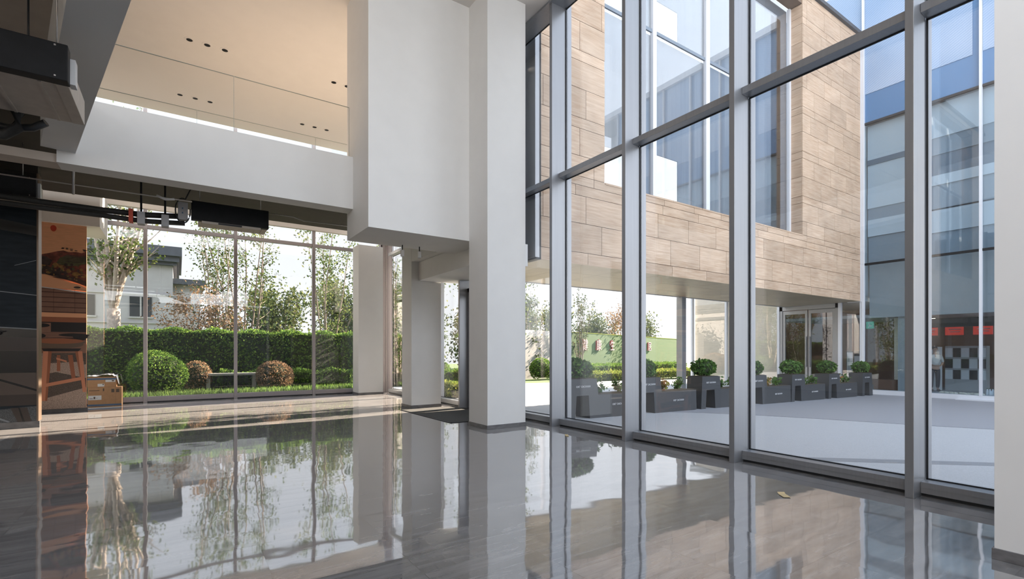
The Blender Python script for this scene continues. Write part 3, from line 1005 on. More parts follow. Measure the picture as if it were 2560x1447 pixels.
carton('smaller carton with plastic wrap on top, lying on the large carton', (-1.62, 16.62, 0.50), 0.58, 0.36, 0.26, True)

t = thing('door_mat', 'dark grey entrance mat on the marble between two white columns', 'mat', (5.20, 9.95, 0))
m = MB()
m.box(-0.72, 0.72, -1.15, 1.45, 0.001, 0.012, .003)
m.obj('mat_pile', MAT_RUG, t)
MB().box(-0.75, -0.72, -1.18, 1.48, 0.001, 0.010).box(0.72, 0.75, -1.18, 1.48, 0.001, 0.010).box(-.75, .75, -1.18, -1.15, .001, .01).box(-.75, .75, 1.45, 1.48, .001, .01).obj('mat_border', RUB, t)

def scrap(label, x, y, rz, s):
    m = MB()
    r = random.Random(int(x * 100))
    n = 6
    g = [[m.bm.verts.new((s * (i / n - .5) * 2, s * .45 * (j / 3 - .5) * 2, .003 + r.uniform(0, .004) + (.012 if i == n else 0))) for j in range(4)] for i in range(n + 1)]
    for i in range(n):
        for j in range(3):
            m.bm.faces.new((g[i][j], g[i + 1][j], g[i + 1][j + 1], g[i][j + 1]))
    o = m.obj('paper_scrap', YPAPER)
    sm = o.modifiers.new('thick', 'SOLIDIFY'); sm.thickness = .001
    o.location = (x, y, 0.001); o.rotation_euler = (0, 0, rz)
    tag(o, label, 'paper', 'yellow paper scraps on the floor')
scrap('yellowish paper scrap on the floor nearest the camera, by the right windows', 4.90, 2.53, R(50), 0.075)
scrap('small yellowish paper scrap on the floor near the left bays of the right window wall', 5.38, 6.35, R(60), 0.06)

# ------------------------------------------------------------------ fan coil units, pipes, cables
def fan_coil(label, loc, w, hgt, dpt, rods, grille, zc):
    """front black face towards -Y; origin at bottom centre of the front"""
    t = thing('fan_coil_unit', label, 'air conditioner', loc)
    MB().box(-w / 2, w / 2, 0.0, .12, 0, hgt, .008).obj('front_casing', BLACKM, t)
    body = MB().box(-w / 2 + .12, w / 2 - .10, .12, dpt, .01, hgt - .04, .006).obj('drain_pan', GALV, t)
    for k in range(5):
        xx = -w / 2 + .2 + k * (w - .4) / 4
        box('pan_rib', xx - .012, xx + .012, .14, dpt - .02, .0, .012, GALV, body)
    MB().box(w / 2 - .10, w / 2 - .01, .12, dpt - .02, .0, hgt - .06, .004).obj('end_bracket', GALV, t)
    if grille:
        o = MB().box(-w / 2 + .16, w / 2 - .14, -.004, .16, -.045, -.002, .004).obj('air_outlet', GALV, t)
        MB().box(-w / 2 + .42, w / 2 - .46, -.008, -.002, -.04, -.008).obj('outlet_slot', RUB, o)
        c = MB().box(-w / 2 - .20, -w / 2 - .05, .02, .16, -.02, hgt * .85, .006).obj('control_box', PVC, t)
        for q in (.25, .48):
            box('indicator', -w / 2 - .14, -w / 2 - .12, .012, .02, hgt * q, hgt * (q + .08), TAPEB, c)
        pts = []
        for k in range(28):
            a = R(70) + k * R(300) / 27
            pts.append((-w / 2 - .125 + .11 * math.cos(a), -.01, hgt * .38 + .22 * math.sin(a)))
        pts = [(-w / 2 + .06, .0, hgt + .30), (-w / 2 - .02, .0, hgt + .16)] + pts
        MB().tube(pts, .011, 8).obj('cable', RUB, t)
    else:
        for k in range(5):
            xx = -w / 2 + .12 + k * (w - .2) / 4
            for zz in (.018, hgt - .03):
                box('screw', xx - .006, xx + .006, -.006, .0, zz, zz + .012, STEEL, t)
        MB().box(w / 2 - .005, w / 2 + .035, .10, .20, .02, hgt * .78).obj('junction_box', LABELW, t)
    for xx in rods:
        MB().tube([(xx, .08, hgt), (xx, .08, zc - loc[2])], .006, 8).obj('hanger_rod', STEEL, t)
    return t
fan_coil('black fan coil unit hanging under the dark ceiling in front of the back windows', (.828, 10.62, 3.79), 1.264, 0.345, 0.62, (-.5, .5), True, 4.88)
fan_coil('large fan coil unit with a tan underside at the top left corner', (-1.56, 5.48, 3.65), 1.60, 0.30, 1.0, (.30, .72), False, 4.95)
fan_coil('black fan coil unit cut by the left edge, above the dark picture panel', (-2.84, 11.3, 3.98), 1.75, 0.34, 0.58, (-.3, .7), False, 4.88)

def run(name, label, cat, pts, r, mat, parts=()):
    t = thing(name, label, cat, pts[0])
    o = Vector(pts[0])
    MB().tube([Vector(p) - o for p in pts], r, 10).obj('run', mat, t)
    return t, o
t, o = run('insulated_pipe', 'upper black insulated pipe running left from the middle fan coil unit', 'pipe', [(.10, 10.75, 3.85), (-.5, 10.75, 3.79), (-1.1, 10.75, 3.785), (-1.8, 10.78, 3.80), (-3.6, 10.8, 3.86)], .048, INSUL)
for xx in (-.30, .05):
    pass
t2, o2 = run('insulated_pipe', 'lower black insulated pipe just below the first one, clamped with grey saddles', 'pipe', [(.10, 10.72, 3.72), (-.5, 10.72, 3.675), (-1.1, 10.72, 3.69), (-1.8, 10.75, 3.70), (-3.6, 10.78, 3.74)], .042, INSUL)
for xx in (-.53, -.19):
    box('pipe_clamp', xx - .055 - o2.x, xx + .055 - o2.x, -.08, .09, -.11, .10, PVC, t2, .01)
    MB().tube([(xx - o2.x, 0, .09), (xx - o2.x, 0, 1.16)], .016, 8).obj('hanger_rod', BLACKM, t2)
box('red_band', -.70 - o2.x, -.64 - o2.x, -.065, .09, -.09, .13, REDP, t2)
t3, o3 = run('conduit', 'thin pale steel conduit running under the dark ceiling above the insulated pipes', 'conduit', [(-3.6, 10.2, 4.01), (-.40, 10.2, 4.0), (.2, 10.2, 4.0)], .011, STEEL)
for xx in (-1.35, -2.4):
    MB().tube([(xx - o3.x, 0, -.16), (xx - o3.x, 0, .87)], .018, 8).obj('hanger_rod', STEEL, t3)
MB().tube([(-.30 - o3.x, .0, .01), (-.18 - o3.x, 0, -.035), (-.05 - o3.x, 0, -.01)], .02, 8).obj('coupling', LABELW, t3)
run('conduit', 'thin pale conduit continuing right of the fan coil unit under the dark ceiling', 'conduit', [(1.45, 10.9, 4.17), (1.95, 10.9, 4.16), (2.15, 10.9, 4.11), (3.7, 10.9, 4.14)], .011, STEEL)
run('insulated_pipe', 'thick grey insulated pipe under the top left fan coil unit', 'pipe', [(-1.27, 6.56, 3.68), (-1.27, 6.56, 3.54), (-1.36, 6.58, 3.46), (-2.0, 6.65, 3.44), (-3.6, 6.7, 3.44)], .05, INSUL)
run('hose', 'black flexible hose curling behind the top left fan coil unit', 'hose', [(-1.08, 6.62, 3.66), (-1.18, 6.66, 3.60), (-1.36, 6.70, 3.57), (-1.7, 6.72, 3.59), (-2.8, 6.75, 3.62)], .035, RUB)
run('drop_pipe', 'vertical grey pipe dropping from the left gallery ceiling to the dark ceiling', 'pipe', [(-2.15, 9.75, 4.88), (-2.15, 9.75, 4.18)], .03, STEEL)
t = thing('hanger_bracket', 'small black rod and bracket under the left gallery ceiling above the fan coil', 'bracket', (-1.13, 6.2, 4.95))
MB().tube([(0, 0, 0), (0, 0, -1.0)], .008, 8).obj('rod', RUB, t)
MB().box(0, .16, -.01, .01, -.012, -.002).box(.07, .10, -.015, .015, -.035, -.012).obj('angle_plate', RUB, t)

# ================================================================== OUTSIDE: GROUND
def ground_poly(name, poly, mat, lift, thick=0.05):
    m = MB()
    top = [m.bm.verts.new((x, y, ground_z(x) + lift)) for x, y in poly]
    bot = [m.bm.verts.new((x, y, ground_z(x) + lift - thick)) for x, y in poly]
    n = len(poly)
    m.bm.faces.new(top); m.bm.faces.new(bot[::-1])
    for i in range(n):
        m.bm.faces.new((bot[i], bot[(i + 1) % n], top[(i + 1) % n], top[i]))
    o = m.obj(name, mat)
    return tag(o, kind='structure')
ground_poly('ground', [(-40, 17.2), (6.2, 17.2), (6.2, 70), (-40, 70)], LAWN, -0.03)
ground_poly('ground_garden', [(6.34, 19.4), (90, 19.4), (90, 70), (6.2, 70), (6.2, 17.2)], LAWN, -0.03)
ground_poly('ground_courtyard', [(6.34, -8), (60, -8), (60, 19.6), (6.34, 19.6)], PAVE, 0.0)
ground_poly('ground_granite', [(8.6, 8.9), (9.62, 8.154), (10.45, 7.40), (11.138, 6.588), (11.85, 5.3), (12.451, 3.981), (13.153, 2.753), (14.2, 1.0), (22.3, 1.0), (22.3, 9.0)], PAVED, 0.004, 0.02)
ground_poly('ground_band', [(6.55, 3.66), (7.944, 2.54), (8.785, 1.839), (10.8, 0.2), (10.6, 0.05), (8.548, 1.76), (7.70, 2.44), (6.42, 3.50)], PAVEB, 0.004, 0.02)
ground_poly('ground_border', [(8.55, 8.8), (9.58, 8.09), (10.42, 7.34), (11.10, 6.53), (11.80, 5.25), (12.40, 3.93), (13.10, 2.70), (14.15, .95), (14.2, 1.0), (13.153, 2.753), (12.451, 3.981), (11.85, 5.3), (11.138, 6.588), (10.45, 7.4), (9.62, 8.154), (8.6, 8.9)], PAVEB, 0.006, 0.02)

# ================================================================== STONE BUILDING (bridging the passage)
SY = 8.54
sb = thing('stone_building', 'travertine clad building bridging the passage outside the right windows', 'building', (14.4, SY, 3.4))
OX, OY, OZ = sb.location
X0, X1, ZT = 6.37, 22.27, 13.8
WX0, WX1, WZ0, WZ1 = 8.406, 17.75, 5.42, 13.35
m = MB()
m.box(X0 - OX, WX0 - OX, .035, .45, .03, ZT - OZ)
m.box(WX1 + .03 - OX, X1 - OX, .035, .45, .03, ZT - OZ)
m.box(WX0 - OX, WX1 + .03 - OX, .035, .45, .03, WZ0 - .03 - OZ)
m.box(WX0 - OX, WX1 + .03 - OX, .035, .45, WZ1 + .03 - OZ, ZT - OZ)
m.obj('wall_core', JOINT, sb)
courses = [(3.40, 3.68)]
z = 3.68
while z < ZT:
    for hh in (0.67, 0.63, 0.24):
        courses.append((z, min(z + hh, ZT))); z += hh
        if z >= ZT: break
m = MB()
g = 0.006
rs = random.Random(11)
for ci, (z0, z1) in enumerate(courses):
    wid = 1.25 if z1 - z0 > .4 else 1.5
    x = X0 - [0.0, .45, .85, .25, .65][ci % 5] * wid
    while x < X1:
        xa, xb = max(x, X0), min(x + wid, X1)
        x += wid
        if xb - xa < .05: continue
        segs = [(xa, xb, z0, z1)]
        if z1 > WZ0 + .02 and z0 < WZ1 - .02:
            segs = []
            zz0, zz1 = z0, z1
            if z0 < WZ0:                      # sill course: cut at the sill
                segs.append((xa, xb, z0, WZ0))
                zz0 = WZ0
            if xa < WX0: segs.append((xa, min(xb, WX0), zz0, zz1))
            if xb > WX1: segs.append((max(xa, WX1), xb, zz0, zz1))
        for a, b, c, dd in segs:
            if b - a > .03 and dd - c > .03:
                m.box(a + g - OX, b - g - OX, 0.0, .03, c + g - OZ, dd - g - OZ)
    if z1 > WZ0 and z0 < WZ1:                 # right reveal of the window opening
        m.box(WX1 - OX, WX1 + .03 - OX, .032, .46, max(z0, WZ0) + g - OZ, min(z1, WZ1) - g - OZ)
x = WX0
while x < WX1 - .05:
    m.box(x + g - OX, min(x + 1.25, WX1) - g - OX, -.012, .46, WZ0 - .04 - OZ, WZ0 - OZ)
    x += 1.25
m.obj('stone_cladding', STONE, sb)
box('roof_coping', X0 - OX, X1 + .1 - OX, -.10, .5, ZT - OZ, ZT + .13 - OZ, ROOF, sb)
MB().box(X1 - OX, X1 + .09 - OX, -.03, .45, -.02, ZT - OZ, .004).box(X1 + .02 - OX, X1 + .05 - OX, -.045, .0, -.02, ZT - OZ).obj('corner_trim', WALU, sb)
m = MB()
x = X0
while x < X1 - .02:
    y = 0.0
    while y < 2.95:
        m.box(x + .004 - OX, min(x + 1.35, X1) - .004 - OX, y + .004, min(y + 1.0, 2.98) - .004, 0.0, .03)
        y += 1.0
    x += 1.35
m.obj('soffit_panels', SOFFIT, sb)
box('soffit_slab', X0 - OX, X1 - OX, .46, 2.98, .035, .32, JOINT, sb)
box('rear_fascia', X0 - OX, X1 - OX, 2.94, 3.0, -.02, .5, GREYW, sb)
# glazing of the opening: mullions, spandrel line, printed screens with clear gaps, dark glass to the right
gy = .44
def at_y(px, Y):
    u = (px - 1280) / 1240.0
    s, c = math.sin(R(33.95)), math.cos(R(33.95))
    return Y * (c * u + s) / (c - s * u)
for px, wd in ((1633, .07), (1766, .09), (1868, .05), (1972, .06)):
    xx = at_y(px, SY + gy)
    MB().box(xx - wd - OX, xx + wd - OX, gy - .06, gy + .04, WZ0 - OZ, WZ1 - OZ, .004).obj('window_mullion', WALU, sb)
xs = [WX0, at_y(1633, SY + gy), at_y(1766, SY + gy), at_y(1868, SY + gy), at_y(1972, SY + gy)]
MB().box(WX0 - OX, xs[3] - OX, gy - .02, gy + .02, 10.0 - OZ, 10.09 - OZ).obj('spandrel_line', PANEL_D, sb)
ys = gy + .10
def screen(a, b, z0, z1, mat=VEIL):
    box('screen_panel', a - OX, b - OX, ys, ys + .03, z0 - OZ, z1 - OZ, mat, sb)
xa = at_y(1553, SY + gy); xc = at_y(1639, SY + gy); xd = at_y(1702, SY + gy); xe = at_y(1600, SY + gy)
screen(WX0, xe, 6.60, 10.0); screen(xe, xc, WZ0, 10.0); screen(xe, xc, 10.1, WZ1)
screen(xc, xd, 6.82, 10.0); screen(xd, xs[3], WZ0, 10.0)
screen(xd, xs[3], 10.1, WZ1); screen(xc, xd, 11.05, WZ1)
screen(xs[3], WX1, WZ0, WZ1, PANEL_D)
screen(xs[3] + 1.6, xs[3] + 2.2, WZ0, 12.9, PANEL_B)
for a, b in zip(xs[:-1], xs[1:]):
    box('window_pane', a + .03 - OX, b - .03 - OX, gy, gy + .02, WZ0 - OZ, WZ1 - OZ, GLASS, sb)
# metal closure between the stone and our own facade
t = thing('closure_panel', 'grey metal closure panel between the stone building and the glass facade', 'metal panel', (6.33, 8.50, 3.4))
MB().box(-.10, .02, -.12, .30, 0, 4.9, .004).obj('panel', ALU, t)
MB().box(.025, .04, -.14, -.10, -.02, 4.9).obj('dark_seal', RUB, t)
MB().box(-.10, .04, -.14, .30, -.04, 0).obj('bottom_cap', BLACKM, t)

# ================================================================== GLASS BUILDING ACROSS THE COURTYARD
XF = 22.4
GZ = ground_z(XF)
fb = thing('glass_building', 'tall glass fronted building on the far side of the courtyard', 'building', (XF, 6.0, GZ))
FX, FY, FZ = fb.location
def fbox(name, x0, x1, y0, y1, z0, z1, mat, parent=fb, bevel=0.0):
    return box(name, x0 - FX, x1 - FX, y0 - FY, y1 - FY, z0 - FZ, z1 - FZ, mat, parent, bevel)
fbox('base_plinth', 22.30, 22.70, -6.0, 8.46, GZ - .05, GZ + .17, WALU)
fbox('base_step', 22.0, 22.30, -6.0, 5.6, GZ - .05, GZ + .05, WALU)
yms = [8.46 - 1.72 * k for k in range(0, 8)]
for a, b in ((8.46, 10.18), (10.18, 11.9)):
    MB().box(22.28 - FX, 22.42 - FX, b - .035 - FY, b + .035 - FY, 10.5, 16.2, .004).obj('mullion', WALU, fb)
    fbox('blue_spandrel', 22.40, 22.44, a + .035, b - .035, 10.38, 16.0, FRIT)
fbox('side_wall', 22.46, 24.4, 8.46, 11.9, 3.62, 16.0, GREYW)
for y in yms:
    MB().box(22.28 - FX, 22.42 - FX, y - .035 - FY, y + .035 - FY, .17, 16.2, .004).obj('mullion', WALU, fb)
for a, b in zip(yms[1:], yms[:-1]):
    fbox('lower_pane', 22.40, 22.43, a + .035, b - .035, GZ + .17, 4.80, GLASS_FAR)
    fbox('middle_pane', 22.40, 22.43, a + .035, b - .035, 4.88, 10.30, GLASS_FAR)
    fbox('blue_spandrel', 22.40, 22.44, a + .035, b - .035, 10.38, 11.5, BLUEP)
    fbox('fritted_pane', 22.38, 22.44, a + .22, b - .04, 11.5, 15.9, FRIT)
    fbox('blue_spandrel', 22.40, 22.44, a + .035, a + .22, 11.5, 15.9, BLUEP)
fbox('spandrel_bar', 22.36, 22.46, -6, 8.46, 4.80, 4.88, BLACKM)
fbox('spandrel_bar', 22.36, 22.46, -6, 8.46, 10.30, 10.38, RUB)
fbox('rear_wall', 24.2, 24.4, -6, 8.46, 4.8, 16.0, GREYW)
fbox('side_wall', 22.9, 24.2, 8.36, 8.46, 3.6, 16.0, GREYW)
fbox('floor_slab', 22.75, 24.4, -6, 8.40, 4.8, 4.88, GREYW)
fbox('roof_slab', 22.5, 24.4, -6, 8.4, 15.8, 15.9, GREYW)
fbox('rear_wall', 27.0, 27.2, -6, 8.46, 2.9, 4.8, GREYW)
fbox('roof_edge', 22.2, 24, -6, 8.46, 15.9, 16.2, WALU)
# blinds and floors seen behind the middle panes
for z0, z1, mat, xx in ((8.95, 10.3, PANEL_A, 22.62), (8.75, 8.95, PANEL_D, 22.60), (7.6, 8.75, PANEL_A, 22.64), (7.05, 7.6, PANEL_C, 22.62), (6.6, 7.05, PANEL_B, 22.66), (5.95, 6.6, PANEL_C, 22.64), (4.9, 5.95, PANEL_B, 22.7)):
    fbox('blind', xx, xx + .05, 6.75, 8.42, z0, z1, mat)
for z0, z1, mat, xx in ((9.1, 10.3, PANEL_A, 22.62), (8.5, 9.1, PANEL_B, 22.66), (7.75, 8.5, PANEL_D, 22.7), (7.4, 7.75, PANEL_A, 22.62), (6.55, 7.4, PANEL_B, 22.68), (5.7, 6.5, PANEL_A, 22.64), (6.5, 6.55, RUB, 22.63), (4.9, 5.7, PANEL_B, 22.7)):
    fbox('blind', xx, xx + .05, -5.5, 6.7, z0, z1, mat)
fbox('ceiling_bulkhead', 22.75, 22.85, -5.5, 8.40, 2.75, 4.80, GREYW)
fbox('dark_beam', 22.9, 23.1, -5.5, 6.8, 2.30, 2.62, BLACKM)
fbox('interior_floor', 22.5, 27.2, -5.5, 16.4, GZ - .05, GZ + .12, GREYW)
fbox('interior_wall', 27.0, 27.2, -5.5, 16.4, GZ + .12, 4.8, BROWNW)
fbox('interior_ceiling', 22.9, 27.2, -5.5, 11.9, 2.78, 2.9, GREYW)
fbox('grey_partition', 22.85, 22.95, 6.85, 7.5, GZ + .12, 2.75, GREYW)
fbox('beige_partition', 23.4, 23.5, 6.9, 7.8, GZ + .12, 2.75, BEIGEW)
# low entrance wing below the stone volume
fbox('wing_roof', 22.3, 27.2, 8.5, 11.78, 3.42, 3.62, GREYW)
fbox('wing_roof', 22.3, 27.2, 11.78, 16.4, 4.6, 4.8, GREYW)
fbox('wing_side_wall', 22.8, 27.0, 16.25, 16.35, GZ, 4.6, GREYW)
fbox('wing_beige_wall', 22.62, 22.8, 11.9, 16.3, GZ, 4.6, BEIGEW)
for y in (8.52, 9.30, 11.78, 14.35, 16.30):
    MB().box(22.30 - FX, 22.46 - FX, y - .05 - FY, y + .05 - FY, 0, (3.42 if y < 11 else 4.6) - FZ, .004).obj('wing_post', WALU, fb)
for a, b in ((11.83, 14.30), (14.40, 16.25), (8.57, 9.25)):
    fbox('wing_pane', 22.40, 22.42, a, b, GZ + .05, 3.40 if a < 11 else 4.55, GLASS)
fbox('wing_plinth', 22.34, 22.5, 8.5, 9.3, GZ, GZ + .1, WALU)
dr = MB().box(22.34 - FX, 22.46 - FX, 9.35 - FY, 9.47 - FY, 0, 3.4 - FZ).box(22.34 - FX, 22.46 - FX, 11.61 - FY, 11.73 - FY, 0, 3.4 - FZ).box(22.34 - FX, 22.46 - FX, 9.35 - FY, 11.73 - FY, 3.22 - FZ, 3.4 - FZ).obj('double_door', ALU, fb)
for a, b, hs in ((9.48, 10.52, 1), (10.56, 11.60, -1)):
    fr = MB()
    fr.box(22.37 - FX, 22.43 - FX, a - FY, a + .10 - FY, .03, 3.2 - FZ).box(22.37 - FX, 22.43 - FX, b - .10 - FY, b - FY, .03, 3.2 - FZ)
    fr.box(22.37 - FX, 22.43 - FX, a + .1 - FY, b - .1 - FY, .03, .25).box(22.37 - FX, 22.43 - FX, a + .1 - FY, b - .1 - FY, 3.05 - FZ, 3.2 - FZ)
    yy = b - .05 if hs > 0 else a + .05
    fr.box(22.30 - FX, 22.33 - FX, yy - .02 - FY, yy + .02 - FY, 1.0, 2.3)
    fr.obj('door_leaf', ALU, dr)
    fbox('door_glass', 22.39, 22.41, a + .1, b - .1, GZ + .25, 3.05, GLASS_FAR, dr)
# things inside the glass building
for k, (y, lab) in enumerate(((6.42, 'leftmost'), (5.72, 'middle'), (4.98, 'right'))):
    t = thing('hanging_sign', 'red lit hanging sign inside the glass building, %s of three' % lab, 'sign', (24.6, y * 24.6 / 22.4, 2.05), group='red signs in the glass building')
    box('sign_face', -.02, .02, -.27, .27, 0, .34, REDSIGN, t)
    MB().box(-.025, -.021, -.20, .16, .20, .235).box(-.025, -.021, -.17, .12, .11, .14).obj('lettering', REDE, t)
    MB().tube([(0, -.2, .34), (0, -.2, .73)], .006, 6).tube([(0, .2, .34), (0, .2, .73)], .006, 6).obj('hanger', STEEL, t)
for y, lab in ((6.9, 'left of the middle red sign'), (4.85, 'beside the right red sign')):
    t = thing('ceiling_lamp', 'small warm ceiling lamp lit inside the glass building, %s' % lab, 'ceiling light', (24.4, y, 2.72), group='lamps in the glass building')
    MB().box(-.05, .05, -.10, .10, 0, .06).obj('housing', BLACKM, t)
    MB().box(-.04, .04, -.09, .09, -.03, 0).obj('diffuser', LAMP_ON, t)
t = thing('display_shelf', 'white shelf of square compartments, some dark, inside the glass building', 'shelf', (25.4, 6.15, GZ + .12))
m = MB()
m.box(0, .35, -.62, .62, 0, 1.75)
m.obj('carcass', GREYW, t)
m = MB(); m2 = MB()
for i in range(5):
    for j in range(3):
        y0, z0 = -.60 + i * .245, .45 + j * .43
        (m if (i + j) % 2 else m2).box(-.012, .0, y0 + .01, y0 + .235, z0, z0 + .36)
m.obj('dark_compartment', RUB, t); m2.obj('white_compartment', PANEL_C, t)
t = thing('cabinet', 'pale blue-grey cabinet behind the person inside the glass building', 'cabinet', (24.9, 7.15, GZ + .12))
MB().box(0, .4, -.32, .32, 0, 1.72, .01).obj('carcass', PANEL_A, t)
MB().box(-.01, 0, -.28, .28, .2, .75).box(-.01, 0, -.28, .28, .85, 1.25).box(-.01, 0, -.28, .28, 1.32, 1.62).obj('drawer_front', PANEL_C, t)
t = thing('exit_sign', 'small green exit sign on the wall right of the double door across the courtyard', 'sign', (23.2, 8.55, 2.35))
box('sign_box', -.02, .02, -.13, .13, 0, .28, GREENSIGN, t)
MB().box(-.026, -.021, -.02, .03, .08, .16).box(-.026, -.021, -.07, -.02, .10, .13).box(-.026, -.021, .01, .04, .17, .21).box(-.026, -.021, .03, .06, .04, .09).obj('running_figure', PANEL_C, t)
t = thing('poster_stand', 'dark poster stand with a pale printed sheet behind the glass right of the double door', 'poster stand', (23.3, 9.25, GZ + .12))
box('board', 0, .05, -.42, .20, .25, 1.55, BLACKM, t)
MB().box(-.006, 0, -.05, .17, .45, 1.5).obj('poster', PANEL_A, t)
MB().box(-.008, -.006, -.03, .15, .55, .95).box(-.008, -.006, -.03, .15, 1.1, 1.25).obj('poster_print', PANEL_B, t)
MB().box(-.006, 0, -.36, -.10, .9, 1.35).obj('notice', GREYW, t)
MB().box(-.02, .06, -.40, -.36, 0, .3).box(-.02, .06, .12, .16, 0, .3).obj('leg', BLACKM, t)
box('timber_bench', 23.0, 23.5, 7.6, 8.35, GZ + .12, GZ + .55, BROWNW)
tag(bpy.data.objects['timber_bench'], 'low reddish timber bench behind the glass right of the planters', 'bench')

# column standing free at the back of the passage
t = thing('passage_column', 'free standing grey column at the rear edge of the passage soffit', 'column', (15.15, 11.5, ground_z(15.1)))
MB().box(-.12, .12, -.12, .12, 0, 3.62, .01).obj('shaft', ALU, t)
MB().box(-.135, .135, -.135, .135, 0, .12).obj('base', SKIRT, t)

# ================================================================== PLANTERS
def planter(x0, label, with_low=True):
    gz = ground_z(x0 + 1.0)
    t = thing('planter', label, 'planter', (x0, 7.85, gz), group='charcoal stepped planters along the stone building')
    L2 = 2.17 if with_low else .88
    prof = [(0, 0), (.05, .85), (.80, .85), (.85, .5)]
    prof += [(L2, .5), (L2 + .02, 0)] if with_low else [(.90, 0)]
    prof += [(.61, 0), (.57, .5), (.23, .5), (.19, 0)]
    MB().prism(prof, 'y', 0, .46).obj('body', PLANTER, t)
    m = MB().box(.08, .77, .03, .43, .845, .858)
    if with_low: m.box(.88, L2 - .03, .03, .43, .495, .508)
    m.obj('soil', SOIL, t)
    text_mesh('lettering', 'EXE\u207a CACXXXX', .055, TEXTW, t, face_negY(.42, -.003, .69))
    if with_low: text_mesh('lettering', 'EXE\u207a CACXXXX', .055, TEXTW, t, face_negY(1.48, -.003, .27))
    return t
pn = ['first charcoal planter from the left, nearest the tall white column', 'second charcoal planter from the left, crossed by the orange reflection', 'third charcoal planter from the left, in front of the beige wall',
      'fourth charcoal planter from the left, just right of a wide grey mullion', 'fifth charcoal planter from the left, in front of the double door', 'sixth charcoal planter from the left, right half of the double door behind it',
      'last and smallest looking charcoal planter, next to the glass building']
PX = [6.685, 8.76, 11.14, 13.42, 15.64, 18.05, 20.65]
for k, x in enumerate(PX):
    planter(x, pn[k], k < 6)

# ================================================================== FOLIAGE TOOLS
def leaf_mesh(name, P, length, width, mat, parent, seed=0, up=0.0, blade=False):
    """one small folded leaf at every point of P (n,3), as one mesh"""
    rg = np.random.default_rng(seed)
    n = len(P)
    a = rg.normal(size=(n, 3)); a[:, 2] += up
    if blade: a[:, :2] *= .35; a[:, 2] = np.abs(a[:, 2]) + .8
    a /= np.linalg.norm(a, axis=1, keepdims=True)
    b = np.cross(a, rg.normal(size=(n, 3))); b /= np.linalg.norm(b, axis=1, keepdims=True)
    s = rg.uniform(.65, 1.35, size=(n, 1))
    L_, W_ = length * s * .5, width * s * .5
    v = np.empty((n, 4, 3))
    if blade:
        v[:, 0] = P; v[:, 1] = P + a * L_ + b * W_; v[:, 2] = P + a * L_ * 2; v[:, 3] = P + a * L_ - b * W_
    else:
        v[:, 0] = P - a * L_; v[:, 1] = P + b * W_; v[:, 2] = P + a * L_; v[:, 3] = P - b * W_
    me = bpy.data.meshes.new(name)
    me.vertices.add(n * 4)
    me.vertices.foreach_set('co', v.reshape(-1).astype(np.float32))
    me.loops.add(n * 4)
    me.loops.foreach_set('vertex_index', np.arange(n * 4, dtype=np.int32))
    me.polygons.add(n)
    me.polygons.foreach_set('loop_start', np.arange(0, n * 4, 4, dtype=np.int32))
    me.update(calc_edges=True)
    return link_mesh(name, me, mat, parent)

def shell_points(c, s, n, seed, zmin=-1.0, lump=.12, thick=.12):
    rg = np.random.default_rng(seed)
    d = rg.normal(size=(n * 2, 3)); d /= np.linalg.norm(d, axis=1, keepdims=True)
    d = d[d[:, 2] > zmin][:n]
    k = rg.normal(size=(9, 3)); k /= np.linalg.norm(k, axis=1, keepdims=True)
    bump = np.zeros(len(d))
    for q in k:
        bump += np.exp(-8 * (1 - d @ q))
    rad = (1 - lump) + lump * np.minimum(bump, 1.4) - rg.uniform(0, thick, size=len(d))
    return np.array(c) + d * rad[:, None] * np.array(s)

def bush(name, label, loc, s, n, leaf, mat, seed, group=None, cat='shrub', zmin=-.9, zc=None):
    t = thing(name, label, cat, loc, group=group)
    zc = s[2] * .95 if zc is None else zc
    P = shell_points((0, 0, zc), s, n, seed, zmin)
    P = P[P[:, 2] > .02]
    leaf_mesh('foliage', P, leaf, leaf * .55, mat, t, seed)
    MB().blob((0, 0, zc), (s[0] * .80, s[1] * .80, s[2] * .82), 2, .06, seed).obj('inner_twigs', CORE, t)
    return t

def hedge(name, label, x0, x1, y0, y1, z0, z1, n, leaf, mat, seed, rz=0.0, cat='hedge', group=None):
    t = thing(name, label, cat, ((x0 + x1) / 2, (y0 + y1) / 2, z0), rz, group)
    w, d_, h = (x1 - x0) / 2, (y1 - y0) / 2, z1 - z0
    rg = np.random.default_rng(seed)
    area = np.array([2 * w * h, 2 * w * h * .35, 4 * w * d_, 2 * d_ * h, 2 * d_ * h])
    cnt = (n * area / area.sum()).astype(int)
    pts = []
    for i, c in enumerate(cnt):
        a, b = rg.uniform(-1, 1, c), rg.uniform(0, 1, c)
        inn = rg.uniform(0, .14, c)
        if i == 0: q = np.stack([a * w, np.full(c, -d_) + inn, b * h], 1)
        elif i == 1: q = np.stack([a * w, np.full(c, d_) - inn, b * h], 1)
        elif i == 2: q = np.stack([a * w, (b * 2 - 1) * d_, np.full(c, h) - inn], 1)
        elif i == 3: q = np.stack([np.full(c, -w) + inn, a * d_, b * h], 1)
        else: q = np.stack([np.full(c, w) - inn, a * d_, b * h], 1)
        pts.append(q)
    P = np.concatenate(pts)
    P[:, 2] += .06 * np.sin(P[:, 0] * 5.1) * (P[:, 2] / h) + rg.normal(size=len(P)) * .02
    P[:, 1] += .05 * np.sin(P[:, 0] * 3.3 + P[:, 2] * 4)
    leaf_mesh('foliage', P, leaf, leaf * .6, mat, t, seed)
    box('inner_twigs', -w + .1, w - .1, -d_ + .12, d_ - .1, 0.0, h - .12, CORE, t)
    return t

